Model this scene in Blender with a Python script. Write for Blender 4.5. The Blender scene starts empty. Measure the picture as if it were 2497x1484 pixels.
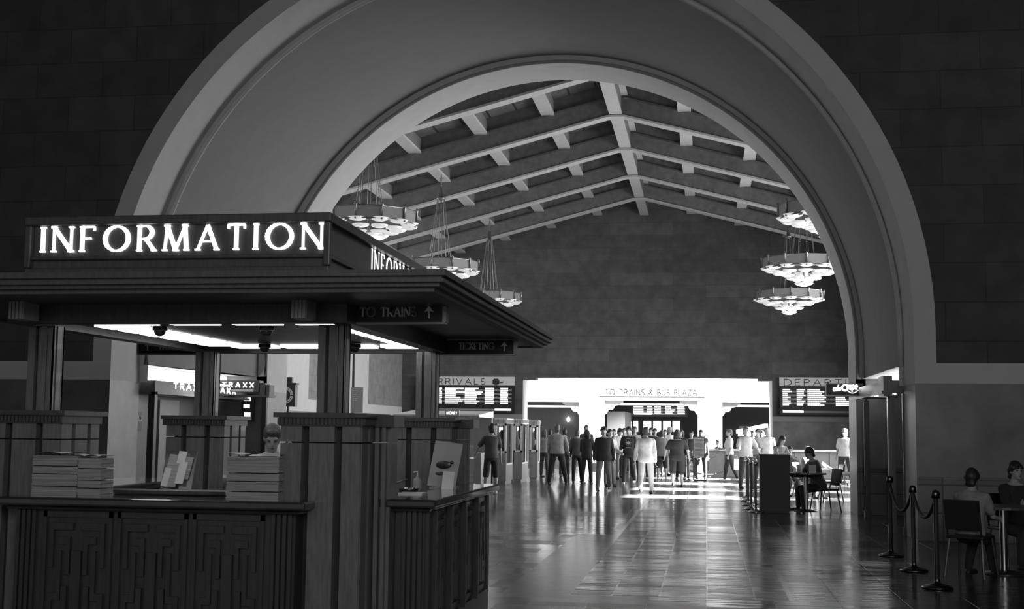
import bpy, math, random
from mathutils import Vector, Matrix
random.seed(7)
R = math.radians
scene = bpy.context.scene
col = scene.collection

# ------------------------------------------------------------------ camera
W_PX, H_PX, F_PX = 2497.0, 1484.0, 3100.0
CAM_H = 1.6
YAW, PITCH, ROLL = R(8.701), R(5.620), R(0.6)
_f = Vector((-math.sin(YAW) * math.cos(PITCH), math.cos(YAW) * math.cos(PITCH), math.sin(PITCH)))
_r0 = Vector((math.cos(YAW), math.sin(YAW), 0.0))
_u0 = _r0.cross(_f)
_r = _r0 * math.cos(ROLL) + _u0 * math.sin(ROLL)
_u = _u0 * math.cos(ROLL) - _r0 * math.sin(ROLL)
cd = bpy.data.cameras.new('camera')
cd.sensor_width = 36.0
cd.lens = 36.0 * F_PX / W_PX
cd.clip_end = 300
cam = bpy.data.objects.new('camera', cd)
col.objects.link(cam)
m = Matrix((_r, _u, -_f)).transposed().to_4x4()
m.translation = Vector((0, 0, CAM_H))
cam.matrix_world = m
cd.dof.use_dof = True
cd.dof.focus_distance = 42.0
cd.dof.aperture_fstop = 7.0
scene.camera = cam

# ------------------------------------------------------------------ world, exposure, sun
w = bpy.data.worlds.new('world')
scene.world = w
w.use_nodes = True
w.node_tree.nodes['Background'].inputs[0].default_value = (1, 1, 1, 1)
w.node_tree.nodes['Background'].inputs[1].default_value = 0.30
vs = scene.view_settings
vs.view_transform = 'Standard'
vs.look = 'None'
vs.gamma = 1.0
vs.use_curve_mapping = False
vs.exposure = 0.0
try:
    scene.cycles.use_denoising = True
    scene.cycles.sample_clamp_indirect = 6.0
    scene.cycles.max_bounces = 8
except Exception:
    pass
sd = bpy.data.lights.new('sun', 'SUN')
sd.energy = 170.0
sd.angle = R(0.6)
sun = bpy.data.objects.new('sun', sd)
col.objects.link(sun)
SUN_EL = R(31)
sdir = Vector((-math.cos(SUN_EL), 0.0, -math.sin(SUN_EL)))
sun.rotation_euler = sdir.to_track_quat('-Z', 'Y').to_euler()
sun.location = (40, 40, 30)


def area(name, loc, size, power, direction, size_y=None, spread=180):
    l = bpy.data.lights.new(name, 'AREA')
    l.energy = power
    l.shape = 'RECTANGLE'
    l.size = size
    l.size_y = size_y or size
    l.spread = R(spread)
    o = bpy.data.objects.new(name, l)
    col.objects.link(o)
    o.location = loc
    o.rotation_euler = Vector(direction).to_track_quat('-Z', 'Y').to_euler()
    return o


# daylight of the vestibule beyond the hall (skylight), sky light through the hall's tall windows
area('skylight_vestibule', (-2.9, 64.6, 4.9), 12, 2600, (0, 0.75, -1), 1.6)
area('window_daylight_hall', (8.8, 44, 4.2), 24, 3200, (-1, 0, -0.15), 5.5, 150)
area('window_daylight_hall_left', (-14.7, 44, 8.4), 30, 500, (1, 0, -0.1), 2.0)  # added fill light; the left wall has no window
# soft fill light added behind the camera
area('lobby_daylight', (3.2, -3.0, 5.0), 6, 440, (-0.12, 0.9, 0.05), 4)

# ------------------------------------------------------------------ pixel helpers (where a thing of the photograph stands)


def ray(px, py):
    return _f + _r * ((px - W_PX / 2) / F_PX) - _u * ((py - H_PX / 2) / F_PX)


def atY(px, py, Y):
    d = ray(px, py)
    t = Y / d.y
    return Vector((d.x * t, Y, CAM_H + d.z * t))


def atZ(px, py, Z=0.0):
    d = ray(px, py)
    t = (Z - CAM_H) / d.z
    return Vector((d.x * t, d.y * t, Z))


# ------------------------------------------------------------------ materials
MATS = {}


def mat(name, v, rough=0.6, metal=0.0, noise=0.0, nscale=6.0, bump=0.0, spec=0.5, stretch=(1, 1, 1), coat=0.0):
    m = bpy.data.materials.new(name)
    m.use_nodes = True
    nt = m.node_tree
    b = nt.nodes['Principled BSDF']
    b.inputs['Base Color'].default_value = (v, v, v, 1)
    b.inputs['Roughness'].default_value = rough
    b.inputs['Metallic'].default_value = metal
    b.inputs['Specular IOR Level'].default_value = spec
    b.inputs['Coat Weight'].default_value = coat
    tc = nt.nodes.new('ShaderNodeTexCoord')
    mp = nt.nodes.new('ShaderNodeMapping')
    mp.inputs['Scale'].default_value = stretch
    nz = nt.nodes.new('ShaderNodeTexNoise')
    nz.inputs['Scale'].default_value = nscale
    nz.inputs['Detail'].default_value = 6
    nt.links.new(tc.outputs['Object'], mp.inputs[0])
    nt.links.new(mp.outputs[0], nz.inputs['Vector'])
    mr = nt.nodes.new('ShaderNodeMapRange')
    n = noise or 0.06
    mr.inputs['From Min'].default_value = 0.3
    mr.inputs['From Max'].default_value = 0.7
    mr.inputs['To Min'].default_value = v * (1 - n)
    mr.inputs['To Max'].default_value = v * (1 + n)
    nt.links.new(nz.outputs['Fac'], mr.inputs['Value'])
    nt.links.new(mr.outputs[0], b.inputs['Base Color'])
    if bump:
        bp = nt.nodes.new('ShaderNodeBump')
        bp.inputs['Strength'].default_value = bump
        bp.inputs['Distance'].default_value = 0.02
        nt.links.new(nz.outputs['Fac'], bp.inputs['Height'])
        nt.links.new(bp.outputs[0], b.inputs['Normal'])
    MATS[name] = m
    return m


def emit(name, v, strength):
    m = bpy.data.materials.new(name)
    m.use_nodes = True
    b = m.node_tree.nodes['Principled BSDF']
    b.inputs['Base Color'].default_value = (v, v, v, 1)
    b.inputs['Emission Color'].default_value = (1, 1, 1, 1)
    b.inputs['Emission Strength'].default_value = strength
    MATS[name] = m
    return m


def brick(name, v1, v2, mortar, bw, bh, rough=0.15, msize=0.012, axis='XY', bump=0.25, offset=0.5, noisebump=0.0,
          nstretch=(1, 1, 1), spec=0.5, tilevar=0.0):
    m = bpy.data.materials.new(name)
    m.use_nodes = True
    nt = m.node_tree
    b = nt.nodes['Principled BSDF']
    b.inputs['Roughness'].default_value = rough
    b.inputs['Specular IOR Level'].default_value = spec
    tc = nt.nodes.new('ShaderNodeTexCoord')
    sx = nt.nodes.new('ShaderNodeSeparateXYZ')
    cx = nt.nodes.new('ShaderNodeCombineXYZ')
    nt.links.new(tc.outputs['Object'], sx.inputs[0])
    nt.links.new(sx.outputs[axis[0]], cx.inputs[0])
    nt.links.new(sx.outputs[axis[1]], cx.inputs[1])
    br = nt.nodes.new('ShaderNodeTexBrick')
    br.offset = offset
    br.inputs['Color1'].default_value = (v1, v1, v1, 1)
    br.inputs['Color2'].default_value = (v2, v2, v2, 1)
    br.inputs['Mortar'].default_value = (mortar, mortar, mortar, 1)
    br.inputs['Scale'].default_value = 1.0
    br.inputs['Mortar Size'].default_value = msize
    br.inputs['Mortar Smooth'].default_value = 0.3
    br.inputs['Brick Width'].default_value = bw
    br.inputs['Row Height'].default_value = bh
    nt.links.new(cx.outputs[0], br.inputs['Vector'])
    nz = nt.nodes.new('ShaderNodeTexNoise')
    nz.inputs['Scale'].default_value = 2.2
    nz.inputs['Detail'].default_value = 5
    mx = nt.nodes.new('ShaderNodeMixRGB')
    mx.blend_type = 'MULTIPLY'
    mx.inputs[0].default_value = 0.6
    nt.links.new(tc.outputs['Object'], nz.inputs['Vector'])
    rp = nt.nodes.new('ShaderNodeMapRange')
    rp.inputs['From Min'].default_value = 0.3
    rp.inputs['From Max'].default_value = 0.7
    rp.inputs['To Min'].default_value = 0.65
    rp.inputs['To Max'].default_value = 1.3
    nt.links.new(nz.outputs['Fac'], rp.inputs['Value'])
    nt.links.new(br.outputs['Color'], mx.inputs[1])
    nt.links.new(rp.outputs[0], mx.inputs[2])
    nt.links.new(mx.outputs[0], b.inputs['Base Color'])
    bp = nt.nodes.new('ShaderNodeBump')
    bp.inputs['Strength'].default_value = bump
    bp.inputs['Distance'].default_value = 0.01
    bp.invert = True
    nt.links.new(br.outputs['Fac'], bp.inputs['Height'])
    if noisebump:
        n2 = nt.nodes.new('ShaderNodeTexNoise')
        n2.inputs['Scale'].default_value = 1.0
        n2.inputs['Detail'].default_value = 2
        mp = nt.nodes.new('ShaderNodeMapping')
        mp.inputs['Scale'].default_value = nstretch
        nt.links.new(tc.outputs['Object'], mp.inputs[0])
        nt.links.new(mp.outputs[0], n2.inputs['Vector'])
        b2 = nt.nodes.new('ShaderNodeBump')
        b2.inputs['Strength'].default_value = noisebump
        b2.inputs['Distance'].default_value = 0.02
        nt.links.new(n2.outputs['Fac'], b2.inputs['Height'])
        nt.links.new(bp.outputs[0], b2.inputs['Normal'])
        nt.links.new(b2.outputs[0], b.inputs['Normal'])
    else:
        nt.links.new(bp.outputs[0], b.inputs['Normal'])
    if tilevar:
        bw_ = nt.nodes.new('ShaderNodeRGBToBW')
        nt.links.new(br.outputs['Color'], bw_.inputs[0])
        rv = nt.nodes.new('ShaderNodeMapRange')
        rv.inputs['From Min'].default_value = v1
        rv.inputs['From Max'].default_value = v2
        rv.inputs['To Min'].default_value = rough * 0.7
        rv.inputs['To Max'].default_value = rough * (1 + tilevar)
        nt.links.new(bw_.outputs[0], rv.inputs['Value'])
        nt.links.new(rv.outputs[0], b.inputs['Roughness'])
        sv = nt.nodes.new('ShaderNodeMapRange')
        sv.inputs['From Min'].default_value = mortar
        sv.inputs['From Max'].default_value = v2
        sv.inputs['To Min'].default_value = spec * 0.85
        sv.inputs['To Max'].default_value = spec
        nt.links.new(bw_.outputs[0], sv.inputs['Value'])
        nt.links.new(sv.outputs[0], b.inputs['Specular IOR Level'])
    MATS[name] = m
    return m


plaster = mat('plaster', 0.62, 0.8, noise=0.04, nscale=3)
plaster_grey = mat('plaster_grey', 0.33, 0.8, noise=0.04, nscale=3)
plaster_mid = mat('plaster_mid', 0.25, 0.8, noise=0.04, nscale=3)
plaster_white = mat('plaster_white', 0.85, 0.8, noise=0.02)
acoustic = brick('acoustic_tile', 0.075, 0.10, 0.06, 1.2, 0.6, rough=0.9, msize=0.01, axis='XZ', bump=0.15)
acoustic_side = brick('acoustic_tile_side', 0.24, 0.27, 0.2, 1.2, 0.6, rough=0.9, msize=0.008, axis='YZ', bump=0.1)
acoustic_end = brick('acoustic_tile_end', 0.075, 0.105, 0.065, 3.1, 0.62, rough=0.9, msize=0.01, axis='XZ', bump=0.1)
travertine = mat('travertine', 0.17, 0.35, noise=0.35, nscale=1.6, bump=0.05)
travertine_light = mat('travertine_light', 0.30, 0.4, noise=0.12, nscale=2.5, bump=0.05)
dado_tile = brick('dado_tile', 0.10, 0.16, 0.03, 0.5, 0.42, rough=0.35, axis='XZ', offset=0.0)
wood = mat('walnut_wood', 0.115, 0.42, noise=0.25, nscale=7, stretch=(6, 6, 0.8), coat=0.15)
wood_counter = mat('counter_walnut', 0.030, 0.42, noise=0.25, nscale=7, stretch=(6, 6, 0.8), coat=0.15)
wood_dark = mat('dark_walnut', 0.05, 0.4, noise=0.25, nscale=7, stretch=(6, 6, 0.8))
counter_gloss = mat('polished_counter', 0.03, 0.08, noise=0.2, nscale=5, coat=0.3)
metal_dark = mat('dark_bronze', 0.05, 0.35, metal=0.6)
black = mat('black_paint', 0.012, 0.5)
chrome = mat('polished_steel', 0.55, 0.18, metal=1.0)
bronze = mat('brushed_bronze', 0.25, 0.35, metal=0.8)
paper = mat('paper', 0.6, 0.8, noise=0.1)
paper_grey = mat('grey_newsprint', 0.30, 0.85, noise=0.35, nscale=3, stretch=(1, 1, 40))
white_paint = mat('white_paint', 0.7, 0.5)
grey_panel = mat('grey_laminate', 0.27, 0.6)
beam_paint = mat('beam_paint', 0.13, 0.75, noise=0.2, nscale=4)
soffit_lit = mat('beam_soffit_paint', 0.42, 0.7, noise=0.06)  # light thrown up from the floor, put into the soffit colour
deck = brick('ceiling_boards', 0.07, 0.12, 0.02, 0.9, 8, rough=0.8, axis='XY', msize=0.04, bump=0.3)
rope_light = mat('pale_rope', 0.75, 0.7)
rope_dark = mat('dark_rope', 0.03, 0.7)
glass_dark = mat('dark_glass', 0.02, 0.08)
lamp_glow = emit('frosted_glass_glow', 0.5, 0.42)
bulb_glow = emit('bulb_glow', 1.0, 4.0)
tube_glow = emit('fluorescent_panel', 0.9, 2.6)
letter_glow = emit('lit_letters', 0.9, 1.35)
board_glow = emit('display_characters', 0.7, 1.3)
sign_panel = emit('backlit_header', 0.25, 0.20)
strip_glow = emit('cove_light', 0.9, 1.7)
bright_win = emit('bright_doorway', 0.9, 2.4)
parch = mat('drum_parchment', 0.22, 0.6)
letter_dim = mat('painted_letters', 0.7, 0.6)
letter_black = mat('black_letters', 0.02, 0.5)
letter_shade = mat('grey_letters', 0.02, 0.6)

# floor materials
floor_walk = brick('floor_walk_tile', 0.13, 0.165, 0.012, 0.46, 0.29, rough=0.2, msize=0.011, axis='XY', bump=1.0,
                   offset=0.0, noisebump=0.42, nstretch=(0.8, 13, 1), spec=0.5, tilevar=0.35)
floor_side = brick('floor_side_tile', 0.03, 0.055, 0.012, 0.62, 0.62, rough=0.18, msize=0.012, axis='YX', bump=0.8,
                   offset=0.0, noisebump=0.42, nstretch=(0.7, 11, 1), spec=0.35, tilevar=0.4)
floor_stone = brick('floor_polished_stone', 0.11, 0.15, 0.02, 1.5, 1.5, rough=0.15, msize=0.006, axis='XY', bump=0.4,
                    offset=0.0, noisebump=0.5, nstretch=(0.9, 9, 1), spec=0.45, tilevar=0.4)
floor_inlay = brick('floor_inlay', 0.06, 0.40, 0.12, 0.55, 0.62, rough=0.2, msize=0.004, axis='XY', bump=0.1,
                    offset=0.5, noisebump=0.1, nstretch=(1, 3, 1), spec=0.4, tilevar=0.4)
floor_strip = mat('floor_pale_strip', 0.40, 0.2, noise=0.1)
floor_band = mat('floor_dark_band', 0.05, 0.2, noise=0.1)


# ------------------------------------------------------------------ mesh builder
class MB:
    def __init__(s):
        s.v, s.f, s.m, s.sm = [], [], [], []
        s.mi = 0
        s.smooth = False

    def add(s, vs, fs):
        b = len(s.v)
        s.v += [tuple(q) for q in vs]
        for f in fs:
            s.f.append(tuple(b + i for i in f))
            s.m.append(s.mi)
            s.sm.append(s.smooth)
        return s

    def box(s, x0, x1, y0, y1, z0, z1):
        vs = [(x, y, z) for z in (z0, z1) for y in (y0, y1) for x in (x0, x1)]
        return s.add(vs, [(0, 2, 3, 1), (4, 5, 7, 6), (0, 1, 5, 4), (2, 6, 7, 3), (0, 4, 6, 2), (1, 3, 7, 5)])

    def obox(s, c, half, rot):
        M = rot.to_matrix() if hasattr(rot, 'to_matrix') else rot
        vs = [Vector(c) + M @ Vector((sx * half[0], sy * half[1], sz * half[2])) for sz in (-1, 1) for sy in (-1, 1) for sx in (-1, 1)]
        return s.add(vs, [(0, 2, 3, 1), (4, 5, 7, 6), (0, 1, 5, 4), (2, 6, 7, 3), (0, 4, 6, 2), (1, 3, 7, 5)])

    def quad(s, a, b, c, d):
        return s.add([a, b, c, d], [(0, 1, 2, 3)])

    def prism(s, pts, d, axis='y', at=0.0):
        """extrude a 2D polygon; axis y: pts are (x,z) from y=at to at+d; axis x: pts (y,z); axis z: pts (x,y)"""
        def P(p, k):
            if axis == 'y':
                return (p[0], k, p[1])
            if axis == 'x':
                return (k, p[0], p[1])
            return (p[0], p[1], k)
        n = len(pts)
        vs = [P(p, at) for p in pts] + [P(p, at + d) for p in pts]
        fs = [tuple(range(n)), tuple(range(2 * n - 1, n - 1, -1))]
        fs += [(i, i + n, (i + 1) % n + n, (i + 1) % n) for i in range(n)]
        return s.add(vs, fs)

    def lathe(s, prof, c=(0, 0, 0), n=20, a0=0, a1=2 * math.pi):
        vs, fs = [], []
        k = len(prof)
        full = abs(a1 - a0 - 2 * math.pi) < 1e-6
        cnt = n if full else n + 1
        for i in range(cnt):
            a = a0 + (a1 - a0) * i / n
            for r, z in prof:
                vs.append((c[0] + r * math.cos(a), c[1] + r * math.sin(a), c[2] + z))
        for i in range(n):
            j = (i + 1) % cnt
            for q in range(k - 1):
                fs.append((i * k + q, j * k + q, j * k + q + 1, i * k + q + 1))
        return s.add(vs, fs)

    def tube(s, pts, r, n=8, r1=None, cap=True):
        pts = [Vector(p) for p in pts]
        vs, fs = [], []
        m_ = len(pts)
        for i, p in enumerate(pts):
            d = (pts[min(i + 1, m_ - 1)] - pts[max(i - 1, 0)]).normalized()
            a = d.cross(Vector((0, 0, 1)))
            if a.length < 1e-3:
                a = d.cross(Vector((1, 0, 0)))
            a.normalize()
            b = d.cross(a)
            rr = r if r1 is None else r + (r1 - r) * i / (m_ - 1)
            for k in range(n):
                t = 2 * math.pi * k / n
                vs.append(p + a * math.cos(t) * rr + b * math.sin(t) * rr)
        for i in range(m_ - 1):
            for k in range(n):
                fs.append((i * n + k, i * n + (k + 1) % n, (i + 1) * n + (k + 1) % n, (i + 1) * n + k))
        if cap:
            fs.append(tuple(range(n - 1, -1, -1)))
            fs.append(tuple((m_ - 1) * n + k for k in range(n)))
        return s.add(vs, fs)

    def ball(s, c, r, n=12, k=8, rot=None):
        if not hasattr(r, '__len__'):
            r = (r, r, r)
        vs, fs = [], []
        for i in range(k + 1):
            t = math.pi * i / k
            for j in range(n):
                a = 2 * math.pi * j / n
                q = Vector((r[0] * math.sin(t) * math.cos(a), r[1] * math.sin(t) * math.sin(a), r[2] * math.cos(t)))
                if rot is not None:
                    q = rot @ q
                vs.append(Vector(c) + q)
        for i in range(k):
            for j in range(n):
                fs.append((i * n + j, i * n + (j + 1) % n, (i + 1) * n + (j + 1) % n, (i + 1) * n + j))
        return s.add(vs, fs)

    def cap(s, p0, r0, p1, r1, n=10):
        """tapered capsule"""
        p0, p1 = Vector(p0), Vector(p1)
        d = p1 - p0
        L = d.length or 1e-6
        d /= L
        pts, rs = [], []
        for t in (-90, -60, -30):
            pts.append(p0 + d * r0 * math.sin(R(t)))
            rs.append(max(r0 * math.cos(R(t)), 1e-4))
        pts += [p0, p1]
        rs += [r0, r1]
        for t in (30, 60, 90):
            pts.append(p1 + d * r1 * math.sin(R(t)))
            rs.append(max(r1 * math.cos(R(t)), 1e-4))
        a = d.cross(Vector((0, 1, 0.3)))
        if a.length < 1e-3:
            a = d.cross(Vector((1, 0, 0)))
        a.normalize()
        b = d.cross(a)
        vs, fs = [], []
        for p, r in zip(pts, rs):
            for k in range(n):
                t = 2 * math.pi * k / n
                vs.append(p + a * math.cos(t) * r + b * math.sin(t) * r)
        for i in range(len(pts) - 1):
            for k in range(n):
                fs.append((i * n + k, i * n + (k + 1) % n, (i + 1) * n + (k + 1) % n, (i + 1) * n + k))
        fs.append(tuple(range(n - 1, -1, -1)))
        fs.append(tuple((len(pts) - 1) * n + k for k in range(n)))
        return s.add(vs, fs)

    def mesh(s, name, org=(0, 0, 0)):
        me = bpy.data.meshes.new(name)
        o = Vector(org)
        me.from_pydata([Vector(q) - o for q in s.v], [], s.f)
        me.polygons.foreach_set('material_index', s.m)
        me.polygons.foreach_set('use_smooth', s.sm)
        me.update()
        return me

    def build(s, name, mats, parent=None, org=None, bevel=0.0, local=False):
        """verts are world coordinates; the part's own origin is its parent's"""
        if not isinstance(mats, (list, tuple)):
            mats = [mats]
        base = Vector((0, 0, 0))
        if parent is not None and not local:
            q = parent
            while q is not None:
                base = base + Vector(q.location)
                q = q.parent
        if parent is None and org is not None:
            base = Vector(org)
        me = s.mesh(name, base)
        for mm in mats:
            me.materials.append(mm)
        o = bpy.data.objects.new(name, me)
        col.objects.link(o)
        if parent is not None:
            o.parent = parent
        else:
            o.location = base
        if bevel:
            b = o.modifiers.new('bevel', 'BEVEL')
            b.width = bevel
            b.segments = 2
            b.limit_method = 'ANGLE'
        return o


def tag(o, label=None, cat=None, group=None, kind=None):
    if label:
        o['label'] = label
    if cat:
        o['category'] = cat
    if group:
        o['group'] = group
    if kind:
        o['kind'] = kind
    return o


def thing(name, label, cat, loc=(0, 0, 0), rz=0.0, group=None):
    o = bpy.data.objects.new(name, None)
    o.empty_display_size = 0.2
    col.objects.link(o)
    o.location = loc
    o.rotation_euler = (0, 0, rz)
    return tag(o, label, cat, group)


def struct(name, mb, mats, org=None, bevel=0.0):
    o = mb.build(name, mats, None, org, bevel)
    o['kind'] = 'structure'
    return o


def copy_tree(o, parent=None):
    c = o.copy()
    col.objects.link(c)
    c.parent = parent
    for ch in list(o.children):
        copy_tree(ch, c)
    return c


# ------------------------------------------------------------------ stroke lettering
def arc(cx, cy, rx, ry, a0, a1, n=14):
    return [(cx + rx * math.cos(R(a0 + (a1 - a0) * i / n)), cy + ry * math.sin(R(a0 + (a1 - a0) * i / n))) for i in range(n + 1)]


GL = {  # width, strokes in a 1-high cell
    'A': (0.78, [[(0, 0), (0.39, 1), (0.78, 0)], [(0.14, 0.34), (0.64, 0.34)]]),
    'B': (0.55, [[(0, 0), (0, 1)], [(0, 1), (0.25, 1)] + arc(0.25, 0.76, 0.24, 0.24, 90, -90) + [(0, 0.52)], [(0.25, 0.52)] + arc(0.25, 0.26, 0.30, 0.26, 90, -90) + [(0, 0)]]),
    'C': (0.8, [arc(0.5, 0.5, 0.5, 0.5, 45, 315, 20)]),
    'D': (0.7, [[(0, 0), (0, 1)], [(0, 1), (0.2, 1)] + arc(0.2, 0.5, 0.5, 0.5, 90, -90, 18) + [(0, 0)]]),
    'E': (0.5, [[(0, 0), (0, 1)], [(0, 1), (0.5, 1)], [(0, 0.5), (0.42, 0.5)], [(0, 0), (0.5, 0)]]),
    'F': (0.5, [[(0, 0), (0, 1)], [(0, 1), (0.5, 1)], [(0, 0.52), (0.38, 0.52)]]),
    'G': (0.85, [arc(0.5, 0.5, 0.5, 0.5, 45, 350, 20) + [(0.98, 0.45), (0.6, 0.45)]]),
    'I': (0.0, [[(0, 0), (0, 1)]]),
    'K': (0.6, [[(0, 0), (0, 1)], [(0.55, 1), (0, 0.45)], [(0.18, 0.6), (0.6, 0)]]),
    'L': (0.48, [[(0, 1), (0, 0)], [(0, 0), (0.48, 0)]]),
    'M': (0.9, [[(0, 0), (0.08, 1)], [(0.08, 1), (0.45, 0)], [(0.45, 0), (0.82, 1)], [(0.82, 1), (0.9, 0)]]),
    'N': (0.74, [[(0, 0), (0, 1)], [(0, 1), (0.74, 0)], [(0.74, 0), (0.74, 1)]]),
    'O': (0.98, [arc(0.49, 0.5, 0.49, 0.5, 0, 360, 28)]),
    'P': (0.5, [[(0, 0), (0, 1)], [(0, 1), (0.25, 1)] + arc(0.25, 0.73, 0.25, 0.27, 90, -90) + [(0, 0.46)]]),
    'R': (0.6, [[(0, 0), (0, 1)], [(0, 1), (0.25, 1)] + arc(0.25, 0.74, 0.27, 0.26, 90, -90) + [(0, 0.48)], [(0.26, 0.48), (0.62, 0)]]),
    'S': (0.5, [arc(0.25, 0.75, 0.23, 0.24, 40, 270, 12) + arc(0.25, 0.26, 0.26, 0.25, 90, -140, 12)]),
    'T': (0.66, [[(0.33, 0), (0.33, 1)], [(0, 1), (0.66, 1)]]),
    'U': (0.62, [[(0, 1), (0, 0.31)] + arc(0.31, 0.31, 0.31, 0.31, 180, 360, 12) + [(0.62, 1)]]),
    'V': (0.74, [[(0, 1), (0.37, 0), (0.74, 1)]]),
    'X': (0.66, [[(0, 0), (0.66, 1)], [(0, 1), (0.66, 0)]]),
    'Y': (0.66, [[(0, 1), (0.33, 0.5), (0.66, 1)], [(0.33, 0.5), (0.33, 0)]]),
    'Z': (0.6, [[(0, 1), (0.6, 1), (0, 0), (0.6, 0)]]),
    '&': (0.7, [[(0.7, 0), (0.16, 0.66)] + arc(0.3, 0.8, 0.17, 0.18, 200, -20, 10) + [(0.4, 0.6), (0.1, 0.4)] + arc(0.27, 0.23, 0.26, 0.23, 140, 330, 12) + [(0.66, 0.4)]]),
    ' ': (0.35, []),
    'a': (0.42, [arc(0.22, 0.28, 0.22, 0.26, 0, 360, 14), [(0.44, 0.55), (0.44, 0)]]),
    'c': (0.38, [arc(0.24, 0.28, 0.23, 0.27, 50, 310, 12)]),
    'f': (0.25, [[(0.12, 0), (0.12, 0.8)] + arc(0.26, 0.8, 0.14, 0.16, 180, 70, 6), [(0, 0.52), (0.28, 0.52)]]),
    'e': (0.42, [[(0.02, 0.29), (0.44, 0.29)] + arc(0.23, 0.28, 0.22, 0.26, 0, 310, 14)]),
    'r': (0.25, [[(0, 0), (0, 0.55)], arc(0.2, 0.34, 0.2, 0.2, 180, 60, 6)]),
    'p': (0.44, [[(0, -0.3), (0, 0.55)], arc(0.22, 0.28, 0.22, 0.26, 0, 360, 14)]),
    '^': (0.5, [[(0.25, 0), (0.25, 0.75)], [(0.04, 0.5), (0.25, 1.0), (0.46, 0.5), (0.25, 0.62), (0.04, 0.5)]]),
}
ROMAN_THIN = {('A', 0): 'first', ('M', 0): 1, ('M', 2): 1, ('N', 0): 1, ('N', 2): 1, ('V', 0): 0}


def lettering(mb, text, org, ux, uz, h, width, thick, track=0.22, roman=False, depth=0.012, weight=None):
    """letters laid from org along ux (right) and uz (up), fitted to width"""
    org, ux, uz = Vector(org), Vector(ux).normalized(), Vector(uz).normalized()
    nrm = ux.cross(uz)
    tot = sum(GL[c][0] for c in text) + track * (len(text) - 1)
    sx = width / tot
    x = 0.0

    def P(a, b, k):
        return org + ux * (a * sx) + uz * (b * h) + nrm * k

    def seg(p, q, t, x0):
        a, b = Vector(((p[0] + x0) * sx, p[1] * h)), Vector(((q[0] + x0) * sx, q[1] * h))
        d = b - a
        if d.length < 1e-6:
            return
        d.normalize()
        n = Vector((-d.y, d.x)) * t / 2
        pts = [a + n, b + n, b - n, a - n]
        vs = [org + ux * c.x + uz * c.y for c in pts] + [org + ux * c.x + uz * c.y + nrm * depth for c in pts]
        mb.add(vs, [(0, 3, 2, 1), (4, 5, 6, 7), (0, 1, 5, 4), (1, 2, 6, 5), (2, 3, 7, 6), (3, 0, 4, 7)])

    for ch in text:
        wch, strokes = GL[ch]
        for k, st in enumerate(strokes):
            for i in range(len(st) - 1):
                p, q = st[i], st[i + 1]
                dx, dy = (q[0] - p[0]) * sx, (q[1] - p[1]) * h
                L = math.hypot(dx, dy) + 1e-9
                t = thick
                if roman:
                    vert = abs(dy) / L
                    if len(st) > 6:
                        t = thick * (0.42 + 0.68 * vert)
                    elif vert < 0.3:
                        t = thick * 0.5
                    elif ch in 'MN' and dx > -1e-6 and k in ((1,) if ch == 'N' else (1, 3)):
                        t = thick * 1.08
                    elif ch == 'N':
                        t = thick * 0.55
                    elif ch in 'AM' and dy * dx > 0:
                        t = thick * 0.62
                ex = t * 0.22 if len(st) > 3 else t * 0.0
                d0 = ((q[0] - p[0]) / max(L, 1e-6) * ex, (q[1] - p[1]) / max(L, 1e-6) * ex)
                seg((p[0] - d0[0], p[1] - d0[1]), (q[0] + d0[0], q[1] + d0[1]), t, x)
            if roman and len(st) <= 3 and ch not in ' ':
                ends = [st[0], st[-1]]
                for e in ends:
                    if e[1] in (0, 1) and not (ch in 'EFLT' and k > 0) and not (ch in 'V' and e[1] == 0):
                        hw = thick * 0.78 / sx
                        seg((e[0] - hw, e[1]), (e[0] + hw, e[1]), thick * 0.42, x)
        if roman and ch in 'TFE':
            for sxx in ((0, 0.66) if ch == 'T' else (0.5,)):
                seg((sxx, 1.02), (sxx, 0.84), thick * 0.5, x)
        x += wch + track
    return mb


# ================================================================== THE BUILDING
ARX, ARZ = -3.35, 3.20        # arch axis
HX = -2.95                    # hall axis
Z_BAND0, Z_BAND1 = 2.36, 2.67


FCX = -3.15                   # axis of the far rib


def arc_pts(Rr, n=64, z0=None, cx=None):
    """from left springing over the top to right springing, then down to z0"""
    cx = ARX if cx is None else cx
    pts = [(cx - Rr * math.cos(math.pi * i / n), ARZ + Rr * math.sin(math.pi * i / n)) for i in range(n + 1)]
    if z0 is not None:
        pts = [(cx - Rr, z0)] + pts + [(cx + Rr, z0)]
    return pts


def arch_face(mb, Rr, Y, x0, x1, zt, zb, n=64, cx=ARX):
    """flat wall with an arched hole, facing -Y, above zb"""
    pts = arc_pts(Rr, n, None, cx)
    mb.quad((x0, Y, zb), (cx - Rr, Y, zb), (cx - Rr, Y, zt), (x0, Y, zt))
    mb.quad((cx + Rr, Y, zb), (x1, Y, zb), (x1, Y, zt), (cx + Rr, Y, zt))
    for a, b in zip(pts[:-1], pts[1:]):
        mb.quad((a[0], Y, a[1]), (b[0], Y, b[1]), (b[0], Y, zt), (a[0], Y, zt))


def ring_face(mb, R0, R1, Y, zb, c0=None, c1=None):
    a, b = arc_pts(R0, 64, zb, c0), arc_pts(R1, 64, zb, c1)
    for i in range(len(a) - 1):
        mb.quad((a[i][0], Y, a[i][1]), (a[i + 1][0], Y, a[i + 1][1]), (b[i + 1][0], Y, b[i + 1][1]), (b[i][0], Y, b[i][1]))


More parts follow.
